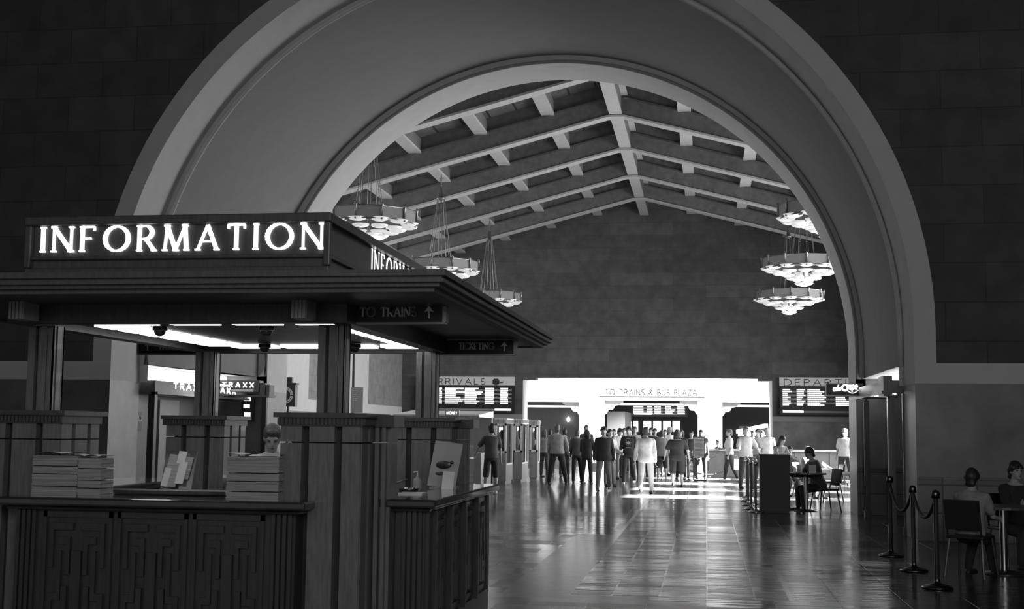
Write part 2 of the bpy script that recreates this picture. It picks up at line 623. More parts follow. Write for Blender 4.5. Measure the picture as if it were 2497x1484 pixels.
def reveal(mb, Rr, Y0, Y1, zb, smooth=True, c0=None, R1=None, c1=None):
    s0 = mb.smooth
    mb.smooth = smooth
    p = arc_pts(Rr, 64, zb, c0)
    p1_ = arc_pts(R1 or Rr, 64, zb, c1 if c1 is not None else c0)
    vs = [(q[0], Y0, q[1]) for q in p] + [(q[0], Y1, q[1]) for q in p1_]
    n = len(p)
    mb.add(vs, [(i, i + n, i + 1 + n, i + 1) for i in range(n - 1)])
    mb.smooth = s0


# floor: one slab, each paving in its own field
mb = MB()
def fl(x0, x1, y0, y1, mi):
    mb.mi = mi
    mb.quad((x0, y0, 0), (x1, y0, 0), (x1, y1, 0), (x0, y1, 0))
# 0 walk tile, 1 side tile, 2 polished stone, 3 inlay, 4 pale strip, 5 dark band
fl(-1.32, 0.78, 12.6, 75, 0)
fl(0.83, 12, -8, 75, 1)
fl(-17, -1.38, 20.0, 75, 2)
fl(-1.38, -1.32, 12.6, 75, 4)
fl(0.78, 0.83, 12.6, 75, 5)
fl(-2.0, -1.38, 12.6, 20.0, 4)
fl(-17, -2.0, 12.6, 20.0, 3)
fl(-17, -0.55, 12.05, 12.3, 5)
fl(-17, -0.55, 12.3, 12.6, 4)
fl(-0.55, 0.83, 12.05, 12.6, 1)
fl(-17, 0.83, -8, 12.05, 3)
struct('floor', mb, [floor_walk, floor_side, floor_stone, floor_inlay, floor_strip, floor_band])

# near wall with the great arch (Y = 20)
mb = MB()
mb.mi = 0
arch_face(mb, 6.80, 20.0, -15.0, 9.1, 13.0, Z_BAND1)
mb.mi = 1
for xa, xb in ((-15, ARX - 6.48), (ARX + 6.48, 9.1)):
    mb.quad((xa, 19.99, Z_BAND0), (xb, 19.99, Z_BAND0), (xb, 19.99, Z_BAND1), (xa, 19.99, Z_BAND1))
ring_face(mb, 6.48, 6.80, 19.985, Z_BAND1)
reveal(mb, 6.48, 19.985, 21.1, Z_BAND0)
ring_face(mb, 6.37, 6.48, 21.1, Z_BAND0, -3.31)
mb.mi = 2
for xa, xb in ((-15, ARX - 6.48), (ARX + 6.48, 9.1)):
    mb.quad((xa, 20.0, 0.95), (xb, 20.0, 0.95), (xb, 20.0, Z_BAND0), (xa, 20.0, Z_BAND0))
mb.mi = 3
for xa, xb in ((-15, ARX - 6.48), (ARX + 6.48, 9.1)):
    mb.quad((xa, 19.98, 0), (xb, 19.98, 0), (xb, 19.98, 0.92), (xa, 19.98, 0.92))
    mb.box(xa, xb, 19.96, 20.0, 0.92, 0.96)
mb.mi = 4
for s_ in (-1, 1):
    x = ARX + s_ * 6.48
    mb.quad((x, 19.985, 0), (x, 21.1, 0), (x, 21.1, Z_BAND0), (x, 19.985, Z_BAND0))
    mb.quad((x, 21.1, 0), (x + s_ * 2.8, 21.1, 0), (x + s_ * 2.8, 21.1, Z_BAND0 + .3), (x, 21.1, Z_BAND0 + .3))
struct('wall_near', mb, [acoustic, plaster, travertine, dado_tile, travertine_light])

# moulding round the inside of the arch reveal
mb = MB()
mb.smooth = True
p = arc_pts(6.40, 64, Z_BAND1, -3.31)
mb.tube([(q[0], 21.08, q[1]) for q in p], 0.045, 8)
struct('trim_1', mb, plaster)

# barrel vault of the passage (Y 21.1 - 26) ending above the shop fronts
mb = MB()
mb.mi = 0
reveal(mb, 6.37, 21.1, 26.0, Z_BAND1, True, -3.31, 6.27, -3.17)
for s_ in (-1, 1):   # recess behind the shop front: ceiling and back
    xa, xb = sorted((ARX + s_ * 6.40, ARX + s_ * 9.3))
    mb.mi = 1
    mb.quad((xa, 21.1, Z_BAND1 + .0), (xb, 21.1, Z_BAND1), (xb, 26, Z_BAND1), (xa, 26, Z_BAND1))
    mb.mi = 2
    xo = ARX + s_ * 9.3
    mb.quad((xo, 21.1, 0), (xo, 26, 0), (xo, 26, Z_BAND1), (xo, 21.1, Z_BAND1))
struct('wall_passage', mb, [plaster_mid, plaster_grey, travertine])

# far rib of the arch (Y 26 - 27.3)
mb = MB()
mb.mi = 0
ring_face(mb, 6.09, 6.30, 26.0, Z_BAND0, FCX, -3.17)
reveal(mb, 6.09, 26.0, 27.3, Z_BAND0, True, FCX)
mb.mi = 1
for s_ in (-1, 1):
    x = FCX + s_ * 6.09
    mb.quad((x, 26.0, 0), (x, 27.3, 0), (x, 27.3, Z_BAND0), (x, 26.0, Z_BAND0))
    xo = ARX + s_ * 9.3
    mb.mi = 2
    mb.quad((x, 26.0, 0.93), (xo, 26.0, 0.93), (xo, 26.0, Z_BAND1), (x, 26.0, Z_BAND1))
    mb.mi = 3
    mb.quad((x, 25.98, 0), (xo, 25.98, 0), (xo, 25.98, 0.9), (x, 25.98, 0.9))
    mb.box(min(x, xo), max(x, xo), 25.95, 26.0, 0.9, 0.94)
    mb.mi = 1
mb.mi = 0
arch_face(mb, 6.09, 27.3, -15.0, 9.1, 14.5, 0, 64, FCX)
struct('wall_arch', mb, [plaster, travertine_light, travertine, dado_tile])
mb = MB()
mb.smooth = True
p = arc_pts(6.13, 64, Z_BAND1, FCX)
mb.tube([(q[0], 26.0, q[1]) for q in p], 0.035, 8)
struct('trim_2', mb, plaster_grey)

# hall: left wall
mb = MB()
mb.mi = 0
XL = -15.0
Y0, Y1 = 27.3, 62.0
mb.quad((XL, Y0, Z_BAND1), (XL, Y1, Z_BAND1), (XL, Y1, 10.2), (XL, Y0, 10.2))
mb.mi = 1
mb.box(XL, XL + .02, Y0, Y1, Z_BAND0 - .15, Z_BAND1)
for yc in (28.2, 36.7, 45.3, 54.0):
    mb.box(XL, XL + .03, yc - 1.6, yc + 1.5, Z_BAND1, 10.2)
mb.mi = 2
mb.quad((XL, Y0, 0), (XL, Y1, 0), (XL, Y1, Z_BAND0 - .15), (XL, Y0, Z_BAND0 - .15))
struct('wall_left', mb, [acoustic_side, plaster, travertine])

# hall: right wall with its tall windows (openings the sun comes through)
mb = MB()
XR = 9.1
WINS = [31.9, 36.0, 40.0, 44.4, 49.3]
WW, WZ0, WZ1 = 1.75, 0.6, 6.95
ys = [27.3]
for yc in WINS:
    ys += [yc - WW / 2, yc + WW / 2]
ys.append(62.0)
for i in range(0, len(ys), 2):
    mb.box(XR, XR + .5, ys[i], ys[i + 1], 0, 10.2)
for yc in WINS:
    mb.box(XR, XR + .5, yc - WW / 2, yc + WW / 2, 0, WZ0)
    mb.box(XR, XR + .5, yc - WW / 2, yc + WW / 2, WZ1, 10.2)
struct('wall_right', mb, plaster_grey)
for k, yc in enumerate(WINS):
    mb = MB()
    mb.box(XR + .2, XR + .26, yc - WW / 2, yc - WW / 2 + .05, WZ0, WZ1)
    mb.box(XR + .2, XR + .26, yc + WW / 2 - .05, yc + WW / 2, WZ0, WZ1)
    for z in (WZ0, WZ1 - .05):
        mb.box(XR + .2, XR + .26, yc - WW / 2, yc + WW / 2, z, z + .05)
    struct('window_%d' % (k + 1), mb, metal_dark)

# hall: back wall with the wide opening, stepped in the upper corners
mb = MB()
OX0, OX1 = -8.9, 3.12
YB = 62.0
mb.mi = 0
SL = 0.262
def roofz(x):
    return 12.1 - SL * abs(x - HX)
mb.prism([(-15.0, Z_BAND0), (OX0, Z_BAND0), (OX0, 4.06), (OX0 + .62, 4.06), (OX0 + .62, 4.18), (OX1 - .62, 4.18), (OX1 - .62, 4.06), (OX1, 4.06),
          (OX1, Z_BAND0), (9.1, Z_BAND0), (9.1, roofz(9.1) + 2), (HX, 14.1), (-15.0, roofz(-15) + 2)], 1.0, 'y', YB)
mb.mi = 1
for xa, xb in ((-15.0, OX0), (OX1, 9.1)):
    mb.box(xa, xb, YB, YB + 1, 0, Z_BAND0 - .25)
    mb.mi = 2
    mb.box(xa, xb, YB - .03, YB + 1, Z_BAND0 - .25, Z_BAND0)
    mb.mi = 1
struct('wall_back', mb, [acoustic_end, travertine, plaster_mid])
mb = MB()
mb.box(OX0, OX0 + .09, YB - .02, YB + 1.02, 0, 4.05)
mb.box(OX1 - .09, OX1, YB - .02, YB + 1.02, 0, 4.05)
struct('trim_3', mb, plaster_white)

# roof deck
mb = MB()
dz = 1.15
for s_ in (-1, 1):
    xe = -15.0 if s_ < 0 else 9.1
    mb.prism([(HX, 12.1 + dz), (xe, roofz(xe) + dz), (xe, roofz(xe) + dz + .2), (HX, 12.1 + dz + .2)], 36.0, 'y', 27.0)
struct('ceiling', mb, deck)

# roof trusses: each a folded beam, floor light painted into its soffit board
TY = [31.7, 36.8, 41.9, 47.0, 52.1, 57.2]
for k, ty in enumerate(TY):
    mb = MB()
    for s_ in (-1, 1):
        xe = -15.0 if s_ < 0 else 9.1
        hx = HX + s_ * .28
        zz = roofz(hx)
        for (lo, hi, y0, y1, mi) in ((0.0, 0.07, ty - .24, ty + .24, 1), (0.07, 0.62, ty - .19, ty + .19, 0), (0.62, 0.68, ty - .24, ty + .24, 2),
                                     (0.68, 1.2, ty - .15, ty + .15, 0)):
            mb.mi = mi
            mb.prism([(hx, zz + lo), (xe, roofz(xe) + lo), (xe, roofz(xe) + hi), (hx, zz + hi)], y1 - y0, 'y', y0)
    zz = roofz(HX + .28)
    mb.mi = 1
    mb.box(HX - .28, HX + .28, ty - .24, ty + .24, zz, zz + .07)
    mb.mi = 0
    mb.box(HX - .28, HX + .28, ty - .19, ty + .19, zz + .07, zz + 1.2)
    struct('trim_%d' % (k + 4), mb, [beam_paint, soffit_lit, bronze])
# purlins between the trusses, undersides painted lit in the same way
edges = [27.3] + TY + [62.0]
nb = 10
for j in range(-5, 6):
    x = HX + 2.28 * j
    if x < -14.6 or x > 8.7:
        continue
    mb = MB()
    z = roofz(x)
    for a, b in zip(edges[:-1], edges[1:]):
        if j == 0:
            mb.mi = 1
            mb.box(x - .21, x + .21, a + .15, b - .15, z + .02, z + .10)
            mb.mi = 0
            mb.box(x - .19, x + .19, a + .15, b - .15, z + .10, z + 1.15)
            mb.mi = 1
            mb.box(x - .40, x + .40, a + .15, b - .15, z + .66, z + .72)
        else:
            mb.mi = 1
            mb.box(x - .22, x + .22, a + .15, b - .15, z + .64, z + .72)
            mb.mi = 0
            mb.box(x - .20, x + .20, a + .15, b - .15, z + .72, z + 1.15)
    struct('trim_%d' % (nb), mb, [beam_paint, soffit_lit])
    nb += 1

# lobby side: walls and ceiling round the camera keep the sky out
mb = MB()
mb.box(9.1, 9.4, -8, 27.3, 0, 13)
struct('wall_lobby_right', mb, acoustic)
mb = MB()
mb.box(-15.3, -15.0, -8, 27.3, 0, 13)
struct('wall_lobby_left', mb, acoustic)
mb = MB()
mb.box(-15.3, 9.4, -8, 27.5, 13, 13.2)
struct('ceiling_lobby', mb, acoustic)

# vestibule beyond the opening
mb = MB()
YV = 68.0
ZV = 5.4
ops = [(-13.5, -6.72, 3.12), (-5.36, -0.44, 3.22), (0.84, 9.0, 3.16)]
mb.mi = 0
mb.box(-15, -13.5, YV, YV + .5, 0, ZV)
mb.box(-6.72, -5.36, YV, YV + .5, 0, ZV)
mb.box(-0.44, 0.84, YV, YV + .5, 0, ZV)
for a, b, zt in ops:
    mb.box(a, b, YV, YV + .5, zt, ZV)
struct('wall_vestibule', mb, [plaster_white])
mb = MB()
mb.box(-15, -14.8, 63, YV, 0, ZV)
mb.box(8.8, 9.0, 63, YV, 0, ZV)
mb.box(-15, 9, 63, YV + .5, ZV, ZV + .2)
struct('wall_vestibule_sides', mb, plaster_white)
# stepped (mission style) corner brackets inside each doorway, one pair a doorway
def step_corner(mb, x, zt, s_):
    pts = [(0, 0), (0.95, 0), (0.95, -.10)] + [(0.95 - .10 - .22 * (1 - math.cos(R(a))) - 0, -.10 - .14 * math.sin(R(a)) - .02) for a in (0, 45, 90)] \
        + [(0.5, -.28), (0.46, -.40), (0.36, -.50), (0.16, -.52), (0.12, -.62), (0.06, -.70), (0, -.74)]
    mb.prism([(x + s_ * p[0], zt + p[1]) for p in pts], .25, 'y', YV + .6)
n_trim = nb
for a, b, zt in ops:
    mb = MB()
    if a > -13:
        step_corner(mb, a, zt, 1)
    if b < 8:
        step_corner(mb, b, zt, -1)
    mb.box(a, b, YV + .6, YV + .85, zt, zt + .3)
    struct('trim_%d' % n_trim, mb, plaster_white)
    n_trim += 1
# ledge and lettering over the middle doorway
mb = MB()
mb.box(-5.62, -0.05, YV - .10, YV, 3.40, 3.45)
led = mb.build('sign_ledge', letter_shade)
tag(led, 'thin dark ledge under the words to trains and bus plaza', 'ledge')
t = thing('wall_lettering', 'thin grey words on the bright wall above the middle doorway', 'sign', (-5.34, YV, 3.5))
mb = MB()
lettering(mb, 'TO TRAINS & BUS PLAZA', (-5.34, YV - .002, 3.50), (1, 0, 0), (0, 0, 1), 0.29, 4.86, 0.042, track=.3, depth=.02)
mb.build('letters', letter_shade, t)
# rooms beyond the three doorways
mb = MB()
mb.box(-15, 9, 78, 78.3, 0, 5)
struct('wall_concourse', mb, mat('concourse_wall', 0.05, 0.8))
mb = MB()
mb.box(-15, 9, YV + .5, 78, 3.6, 3.8)
struct('ceiling_concourse', mb, mat('concourse_ceiling', 0.10, 0.8))
mb = MB()
mb.box(-5.36, -4.4, 70.0, 76, 0, 2.65)
mb.box(-15, -6.5, 74, 74.3, 0, 3.6)
struct('wall_concourse_left', mb, [grey_panel])
#PART2
# ================================================================== INFORMATION KIOSK
KL, KR = -4.95, -2.69          # column centres
KY0, KY1 = 9.02, 12.3
pale_wood = mat('pale_wood', 0.30, 0.5)
groove_shade = mat('groove_walnut', 0.018, 0.6)  # shade of the recessed grooves painted into the core wood
wood_eave = mat('eave_walnut', 0.065, 0.5, noise=0.2, nscale=7, stretch=(6, 6, .8))
kiosk = thing('information_kiosk', 'dark carved wood information kiosk with wide canopy and lit lettering', 'kiosk', (-3.84, 10.7, 0))


def key_panel(mb, o, u, nrm, wd, ht):
    """raised geometric relief on a panel; o = lower left, u = along, nrm = outward"""
    o, u, nrm = Vector(o), Vector(u), Vector(nrm)

    def bar(a0, a1, z0, z1, d=0.025):
        p = []
        for k in (0, d):
            for (a, z) in ((a0, z0), (a1, z0), (a1, z1), (a0, z1)):
                p.append(o + u * (a * wd) + Vector((0, 0, z * ht)) + nrm * k)
        mb.add(p, [(0, 3, 2, 1), (4, 5, 6, 7), (0, 1, 5, 4), (1, 2, 6, 5), (2, 3, 7, 6), (3, 0, 4, 7)])
    bar(0, 1, 0.95, 1, .02)
    bar(0, 1, 0, 0.05, .02)
    bar(0, .05, 0, 1, .02)
    bar(.95, 1, 0, 1, .02)
    for m_ in (0, 1):
        X = (lambda a: 1 - a) if m_ else (lambda a: a)

        def b2(a0, a1, z0, z1, d=.025):
            q = sorted((X(a0), X(a1)))
            bar(q[0], q[1], z0, z1, d)
        b2(.10, .44, .84, .90)
        b2(.10, .16, .52, .84)
        b2(.22, .40, .72, .78)
        b2(.34, .40, .46, .72)
        b2(.22, .28, .30, .66)
        b2(.10, .28, .24, .30)
        b2(.10, .16, .08, .24)
    bar(.43, .57, .10, .66, .03)
    bar(.30, .38, .08, .36, .03)
    bar(.62, .70, .08, .36, .03)


def flutes(mb, a0, a1, fixed, z0, z1, n, axis, d):
    for i in range(n):
        c = a0 + (a1 - a0) * (i + .5) / n
        hw = (a1 - a0) / n * .32
        if axis == 'x':   # face in plane y=fixed
            mb.box(c - hw, c + hw, min(fixed, fixed + d), max(fixed, fixed + d), z0, z1)
        else:
            mb.box(min(fixed, fixed + d), max(fixed, fixed + d), c - hw, c + hw, z0, z1)


def counter(name, x0, x1, y0, y1, faces, panels):
    mb = MB()
    mb.box(x0, x1, y0, y1, 0.0, 1.02)
    mb.box(x0 - .02, x1 + .02, y0 - .02, y1 + .02, 0, 0.14)
    for fc in faces:
        n = panels
        if fc in 'NS':
            yy, d = (y0, -.03) if fc == 'S' else (y1, .03)
            flutes(mb, x0 + .01, x0 + .17, yy, .14, 1.0, 4, 'x', d)
            flutes(mb, x1 - .17, x1 - .01, yy, .14, 1.0, 4, 'x', d)
            L = (x1 - x0 - .4) / n
            for i in range(n):
                key_panel(mb, (x0 + .2 + L * i + .02, yy, .17), (1, 0, 0), (0, -1 if fc == 'S' else 1, 0), L - .04, .82)
        else:
            xx, d = (x1, .03) if fc == 'E' else (x0, -.03)
            flutes(mb, y0 + .01, y0 + .13, xx, .14, 1.0, 3, 'y', d)
            flutes(mb, y1 - .13, y1 - .01, xx, .14, 1.0, 3, 'y', d)
            L = (y1 - y0 - .3) / n
            for i in range(n):
                key_panel(mb, (xx, y0 + .15 + L * i + .03, .17), (0, 1, 0), (1 if fc == 'E' else -1, 0, 0), L - .08, .82)
                mb.box(min(xx, xx + d * 2), max(xx, xx + d * 2), y0 + .15 + L * i - .025, y0 + .15 + L * i + .025, .14, 1.0)
    b = mb.build(name, wood_counter, kiosk)
    mb = MB()
    mb.box(x0 - .1, x1 + .1, y0 - .12, y1 + .12, 1.03, 1.09)
    mb.box(x0 - .05, x1 + .05, y0 - .07, y1 + .07, 1.0, 1.03)
    c = mb.build('counter_top', counter_gloss, kiosk, bevel=.02)
    return b


counter('counter_base', -4.90, -2.82, 8.60, 9.10, 'S', 3)
counter('counter_base', -2.60, -2.03, 9.18, 11.83, 'ES', 4)
counter('counter_base', -5.66, -5.09, 9.18, 11.83, 'W', 4)
counter('counter_base', -4.86, -2.82, 12.40, 12.9, 'N', 3)

for cx_, cy_, wx, wy in ((KR, 9.02, 1, 1), (KL, 9.02, -1, 1), (KR - .0, 12.2, 1, -1), (KL, 12.2, -1, -1)):
    mb = MB()
    hw = .235
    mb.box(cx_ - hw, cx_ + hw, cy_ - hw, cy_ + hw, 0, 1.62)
    mb.build('pier_core', groove_shade, kiosk)
    mb = MB()
    for z0, z1 in ((0, 1.49), (1.50, 1.62)):
        for a, b in ((-.29, -.14), (-.085, .10), (.155, .29)):
            for q in (-1, 1):
                y_ = sorted((cy_ + q * .30, cy_ + q * .235))
                mb.box(cx_ + a, cx_ + b, y_[0], y_[1], z0, z1)
                x_ = sorted((cx_ + q * .299, cx_ + q * .235))
                mb.box(x_[0], x_[1], cy_ + a, cy_ + b, z0, z1)
        x0, x1 = sorted((cx_, cx_ + wx * .42))
        mb.box(x0, x1, cy_ + wy * .02 - .09 + .12, cy_ + .25, z0, z1)
        for k in range(2):
            q = cx_ + wx * (.33 + .05 * k)
            mb.box(q - .015, q + .015, cy_ + .0, cy_ + .26, z0, z1)
    mb.build('pier', wood, kiosk)
    mb = MB()
    mb.box(cx_ - .34, cx_ + .34, cy_ - .34, cy_ + .34, 1.67, 1.705)
    mb.box(cx_ - .31, cx_ + .31, cy_ - .31, cy_ + .31, 1.61, 1.67)
    x0, x1 = sorted((cx_, cx_ + wx * .46))
    mb.box(x0, x1, cy_ - .02, cy_ + .30, 1.61, 1.695)
    flutes(mb, cx_ - .32, cx_ + .32, cy_ - .31, 1.62, 1.665, 22, 'x', -.015)
    flutes(mb, cy_ - .32, cy_ + .32, cx_ + wx * .31, 1.62, 1.665, 22, 'y', wx * .015)
    mb.build('pier_cap', wood_dark, kiosk)
    mb = MB()
    hc = .06
    cyc = cy_ - .02
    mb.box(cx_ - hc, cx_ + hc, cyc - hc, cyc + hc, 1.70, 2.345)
    mb.build('column_core', groove_shade, kiosk)
    mb = MB()
    for a, b in ((-.095, -.04), (-.012, .055), (.07, .095)):
        for q in (-1, 1):
            y_ = sorted((cyc + q * .096, cyc + q * .06))
            mb.box(cx_ + a, cx_ + b, y_[0], y_[1], 1.70, 2.345)
            x_ = sorted((cx_ + q * .095, cx_ + q * .06))
            mb.box(x_[0], x_[1], cyc + a, cyc + b, 1.70, 2.345)
    mb.build('column', wood, kiosk)

# canopy: soffit, beams, moulded eaves, low roof
EX0, EX1, EY0, EY1 = -6.06, -1.62, 7.80, 13.55
mb = MB()
mb.box(EX0 + .12, EX1 - .12, EY0 + .12, EY1 - .12, 2.48, 2.56)
mb.build('soffit', wood_dark, kiosk)
mb = MB()
bx0, bx1, by0, by1 = KL - .17, KR + .17, KY0 - .30, KY1 + .15
for (a, b, c_, d) in ((bx0, bx1, by0, by0 + .14), (bx0, bx1, by1 - .14, by1), (bx0, bx0 + .14, by0 + .14, by1 - .14), (bx1 - .14, bx1, by0 + .14, by1 - .14)):
    mb.box(a, b, c_, d, 2.345, 2.48)
mb.box(bx0 + .06, bx1 - .06, by0 + .06, by1 - .06, 2.40, 2.48)
mb.build('beam', wood_dark, kiosk)
mb = MB()
for off, z0, z1 in ((0.0, 2.565, 2.605), (.03, 2.545, 2.565), (.015, 2.525, 2.548), (.05, 2.50, 2.53), (.09, 2.47, 2.50)):
    x0, x1, y0, y1 = EX0 + off, EX1 - off, EY0 + off, EY1 - off
    mb.box(x0, x1, y0, y0 + .1, z0, z1)
    mb.box(x0, x1, y1 - .1, y1, z0, z1)
    mb.box(x0, x0 + .1, y0 + .1, y1 - .1, z0, z1)
    mb.box(x1 - .1, x1, y0 + .1, y1 - .1, z0, z1)
mb.build('eave_moulding', wood_eave, kiosk)
BX0, BX1, BY0, BY1 = -4.95, -2.62, 8.60, 12.85
mb = MB()
z0, z1 = 2.58, 2.67
a = [(EX0 + .05, EY0 + .05), (EX1 - .05, EY0 + .05), (EX1 - .05, EY1 - .05), (EX0 + .05, EY1 - .05)]
b = [(BX0, BY0), (BX1, BY0), (BX1, BY1), (BX0, BY1)]
mb.add([(p[0], p[1], z0) for p in a] + [(p[0], p[1], z1) for p in b], [(0, 1, 5, 4), (1, 2, 6, 5), (2, 3, 7, 6), (3, 0, 4, 7), (4, 5, 6, 7)])
mb.build('canopy_roof', wood_dark, kiosk)
mb = MB()
mb.box(BX0 + .05, BX1 - .05, BY0 + .05, BY1 - .05, 2.64, 3.09)
mb.box(BX0, BX1, BY0, BY1, 3.055, 3.12)
mb.box(BX0 + .02, BX1 - .02, BY0 + .02, BY1 - .02, 2.80, 2.83)
mb.box(BX0 + .01, BX1 - .01, BY0 + .01, BY1 - .01, 2.66, 2.74)
for x in (BX0, BX1 - .05):
    for y in (BY0, BY1 - .05):
        mb.box(x + (.003 if x < -4 else -.003), x + .05 + (.003 if x < -4 else -.003), y + (.003 if y < 10 else -.003), y + .05 + (.003 if y < 10 else -.003), 2.742, 3.054)
mb.build('sign_box', wood_dark, kiosk, bevel=.008)
for tx in range(2):
    mb = MB()
    if tx == 0:
        lettering(mb, 'INFORMATION', (-4.815, BY0 + .045, 2.865), (1, 0, .001), (0, 0, 1), .178, 2.12, .027, track=.47, roman=True, depth=.02)
    else:
        lettering(mb, 'INFORMATION', (BX1 - .049, 9.92, 2.865), (0, 1, 0), (0, 0, 1), .178, 2.10, .026, track=.47, roman=True, depth=.002)
    mb.build('lettering', letter_glow, kiosk)
# fluted capital under the front eave
for cxx in (-2.79, -4.90):
    mb = MB()
    mb.box(cxx - .055, cxx + .055, 8.46, 8.68, 2.355, 2.52)
    flutes(mb, cxx - .055, cxx + .055, 8.46, 2.355, 2.52, 4, 'x', -.015)
    mb.box(cxx - .075, cxx + .075, 8.43, 8.70, 2.52, 2.535)
    mb.box(cxx - .10, cxx + .10, 8.40, 8.70, 2.535, 2.55)
    mb.build('capital', pale_wood, kiosk)


def wing_sign(x0, x1, y, text, tx0, tx1, ax, zc):
    sg = MB()
    z0, z1 = zc - .075, zc + .06
    sg.box(x0, x1, y - .03, y + .03, z0, z1)
    o = sg.build('direction_sign', black, kiosk)
    f = MB()
    f.box(x0 - .01, x1 + .01, y - .045, y + .045, z0 - .012, z0)
    f.box(x0 - .012, x0 + .008, y - .045, y + .045, z0, z1 + .005)
    f.box(x1 - .008, x1 + .02, y - .045, y + .045, z0, z1 + .005)
    f.box(x0 - .02, x1 + .02, y - .05, y + .05, z1, z1 + .035)
    f.box(x0 - .05, x1 + .06, y - .07, y + .07, z1 + .035, z1 + .05)
    f.build('frame', pale_wood, o, local=False)
    l = MB()
    lettering(l, text, (tx0, y - .031, zc - .03), (1, 0, 0), (0, 0, 1), .065, tx1 - tx0, .012, track=.3, roman=True, depth=.004)
    for p in (((ax, zc - .04), (ax, zc + .03)),):
        l.box(ax - .006, ax + .006, y - .036, y - .031, zc - .045, zc + .01)
    l.prism([(ax - .035, zc + .0), (ax, zc + .045), (ax + .035, zc + .0), (ax, zc + .01)], .005, 'y', y - .036)
    l.build('lettering', letter_dim, o, local=False)


wing_sign(-2.66, -1.87, 9.0, 'TO TRAINS', -2.49, -2.08, -1.98, 2.44)
wing_sign(-2.58, -1.85, 12.3, 'TICKETING', -2.40, -2.06, -1.95, 2.41)
wing_sign(-5.74, -5.04, 12.3, 'TICKETING', -5.52, -5.16, -5.64, 2.41)

# luminous panels round the kiosk ceiling
def lum(x0, x1, y0, y1):
    mb = MB()
    mb.box(x0, x1, y0, y1, 2.375, 2.40)
    mb.build('light_panel', tube_glow, kiosk)
for i in range(4):
    a = -4.62 + .50 * i
    lum(a + .05, a + .43, 9.06, 9.32)
    lum(a + .03, a + .45, 11.85, 12.1)
for i in range(6):
    b_ = 9.36 + .41 * i
    lum(-4.78, -4.45, b_ + .05, b_ + .36)
    lum(-2.88, -2.58, b_ + .05, b_ + .36)
lp = bpy.data.lights.new('kiosk_ceiling_light', 'AREA')
lp.shape = 'RECTANGLE'; lp.size = 2.0; lp.size_y = 2.8; lp.energy = 5.0
lo = bpy.data.objects.new('kiosk_ceiling_light', lp)
col.objects.link(lo); lo.location = (-3.7, 10.6, 2.36)
for q in ((390, 805, 9.6), (650, 803, 9.6), (645, 853, 11.7), (865, 853, 11.7)):
    p = atY(q[0], q[1], q[2])
    mb = MB()
    mb.smooth = True
    mb.ball((p.x, p.y, 2.36), .048, 16, 10)
    mb.lathe([(.06, .04), (.06, 0), (.048, 0)], (p.x, p.y, 2.36), 16)
    o = mb.build('dome_camera', glass_dark, kiosk)

# things on the counters --------------------------------------------------
CT = 1.09


def paper_stack(name, label, cat, x0, x1, y0, y1, layers, seed, grp=None):
    rn = random.Random(seed)
    t = thing(name, label, cat, ((x0 + x1) / 2, (y0 + y1) / 2, CT), 0, grp)
    z = CT
    for h in layers:
        mb = MB()
        n = max(3, int(h / .006))
        for i in range(n):
            dx, dy = rn.uniform(-.004, .004), rn.uniform(-.004, .004)
            mb.box(x0 + dx, x1 + dx, y0 + dy, y1 + dy, z + h * i / n, z + h * (i + .88) / n)
        mb.build('bundle', paper_grey, t)
        z += h + .007
    # loosely curled top sheet
    mb = MB()
    mb.smooth = True
    n = 8
    vs = []
    for j in range(2):
        for i in range(n + 1):
            u = i / n
            vs.append((x0 + (x1 - x0) * u * 1.02, y0 - .005 if j == 0 else y1, z + .006 + .012 * abs(math.sin(u * 5 + seed)) * (1.2 - j * .4)))
    mb.add(vs, [(i, i + 1, i + n + 2, i + n + 1) for i in range(n)])
    mb.build('top_sheet', paper, t)
    return t


p0, p1 = atY(79, 1210, 8.62), atY(189, 1210, 8.62)
paper_stack('timetable_stack', 'tall wide stack of folded timetables at the left end of the kiosk counter', 'papers', p0.x, p1.x, 8.60, 8.86, (.07, .08, .05, .07), 3)
p0, p1 = atY(191, 1210, 8.62), atY(247, 1210, 8.62)
paper_stack('timetable_stack', 'narrow paler stack of leaflets just right of the wide timetable stack', 'papers', p0.x, p1.x, 8.60, 8.8, (.06, .05, .075, .07), 5)
p0, p1 = atY(556, 1212, 8.66), atY(683, 1212, 8.66)
paper_stack('timetable_stack', 'tall stack of newsprint with a curled white top sheet beside the near pier', 'papers', p0.x, p1.x, 8.62, 8.9, (.055, .065, .05, .11), 8)

# brochure rack on the inner left counter
t = thing('brochure_rack', 'tilted clear rack of pale leaflets on the left kiosk counter', 'rack', (0, 0, CT))
rx0, rx1 = atY(392, 1160, 9.5).x, atY(450, 1160, 9.5).x
t.location = ((rx0 + rx1) / 2, 9.5, CT)
Mt = Matrix.Rotation(R(-18), 3, 'X')
mb = MB()
mb.box(rx0 - .02, rx1 + .02, 9.44, 9.60, CT, CT + .02)
mb.obox(((rx0 + rx1) / 2, 9.62, CT + .16), ((rx1 - rx0) / 2 + .03, .008, .16), Mt)
mb.build('rack_body', chrome, t)
for k, (fx, dz, hh) in enumerate(((.12, .0, .10), (.42, .02, .13), (.72, .04, .12), (.2, .10, .12), (.58, .12, .13), (.86, .08, .12))):
    mb = MB()
    mb.obox((rx0 + (rx1 - rx0) * fx, 9.585 - .02 * (k < 3) + .02 * (k > 2), CT + .11 + dz * .9), (.033, .005, hh * .75), Matrix.Rotation(R(-18), 3, 'X') @ Matrix.Rotation(R(6), 3, 'Y'))
    mb.build('leaflet', paper if k % 2 == 0 else paper_grey, t)
mb = MB()
mb.box(atY(250, 1200, 9.0).x, atY(550, 1200, 9.0).x, 9.02, 9.22, 1.095, 1.125)
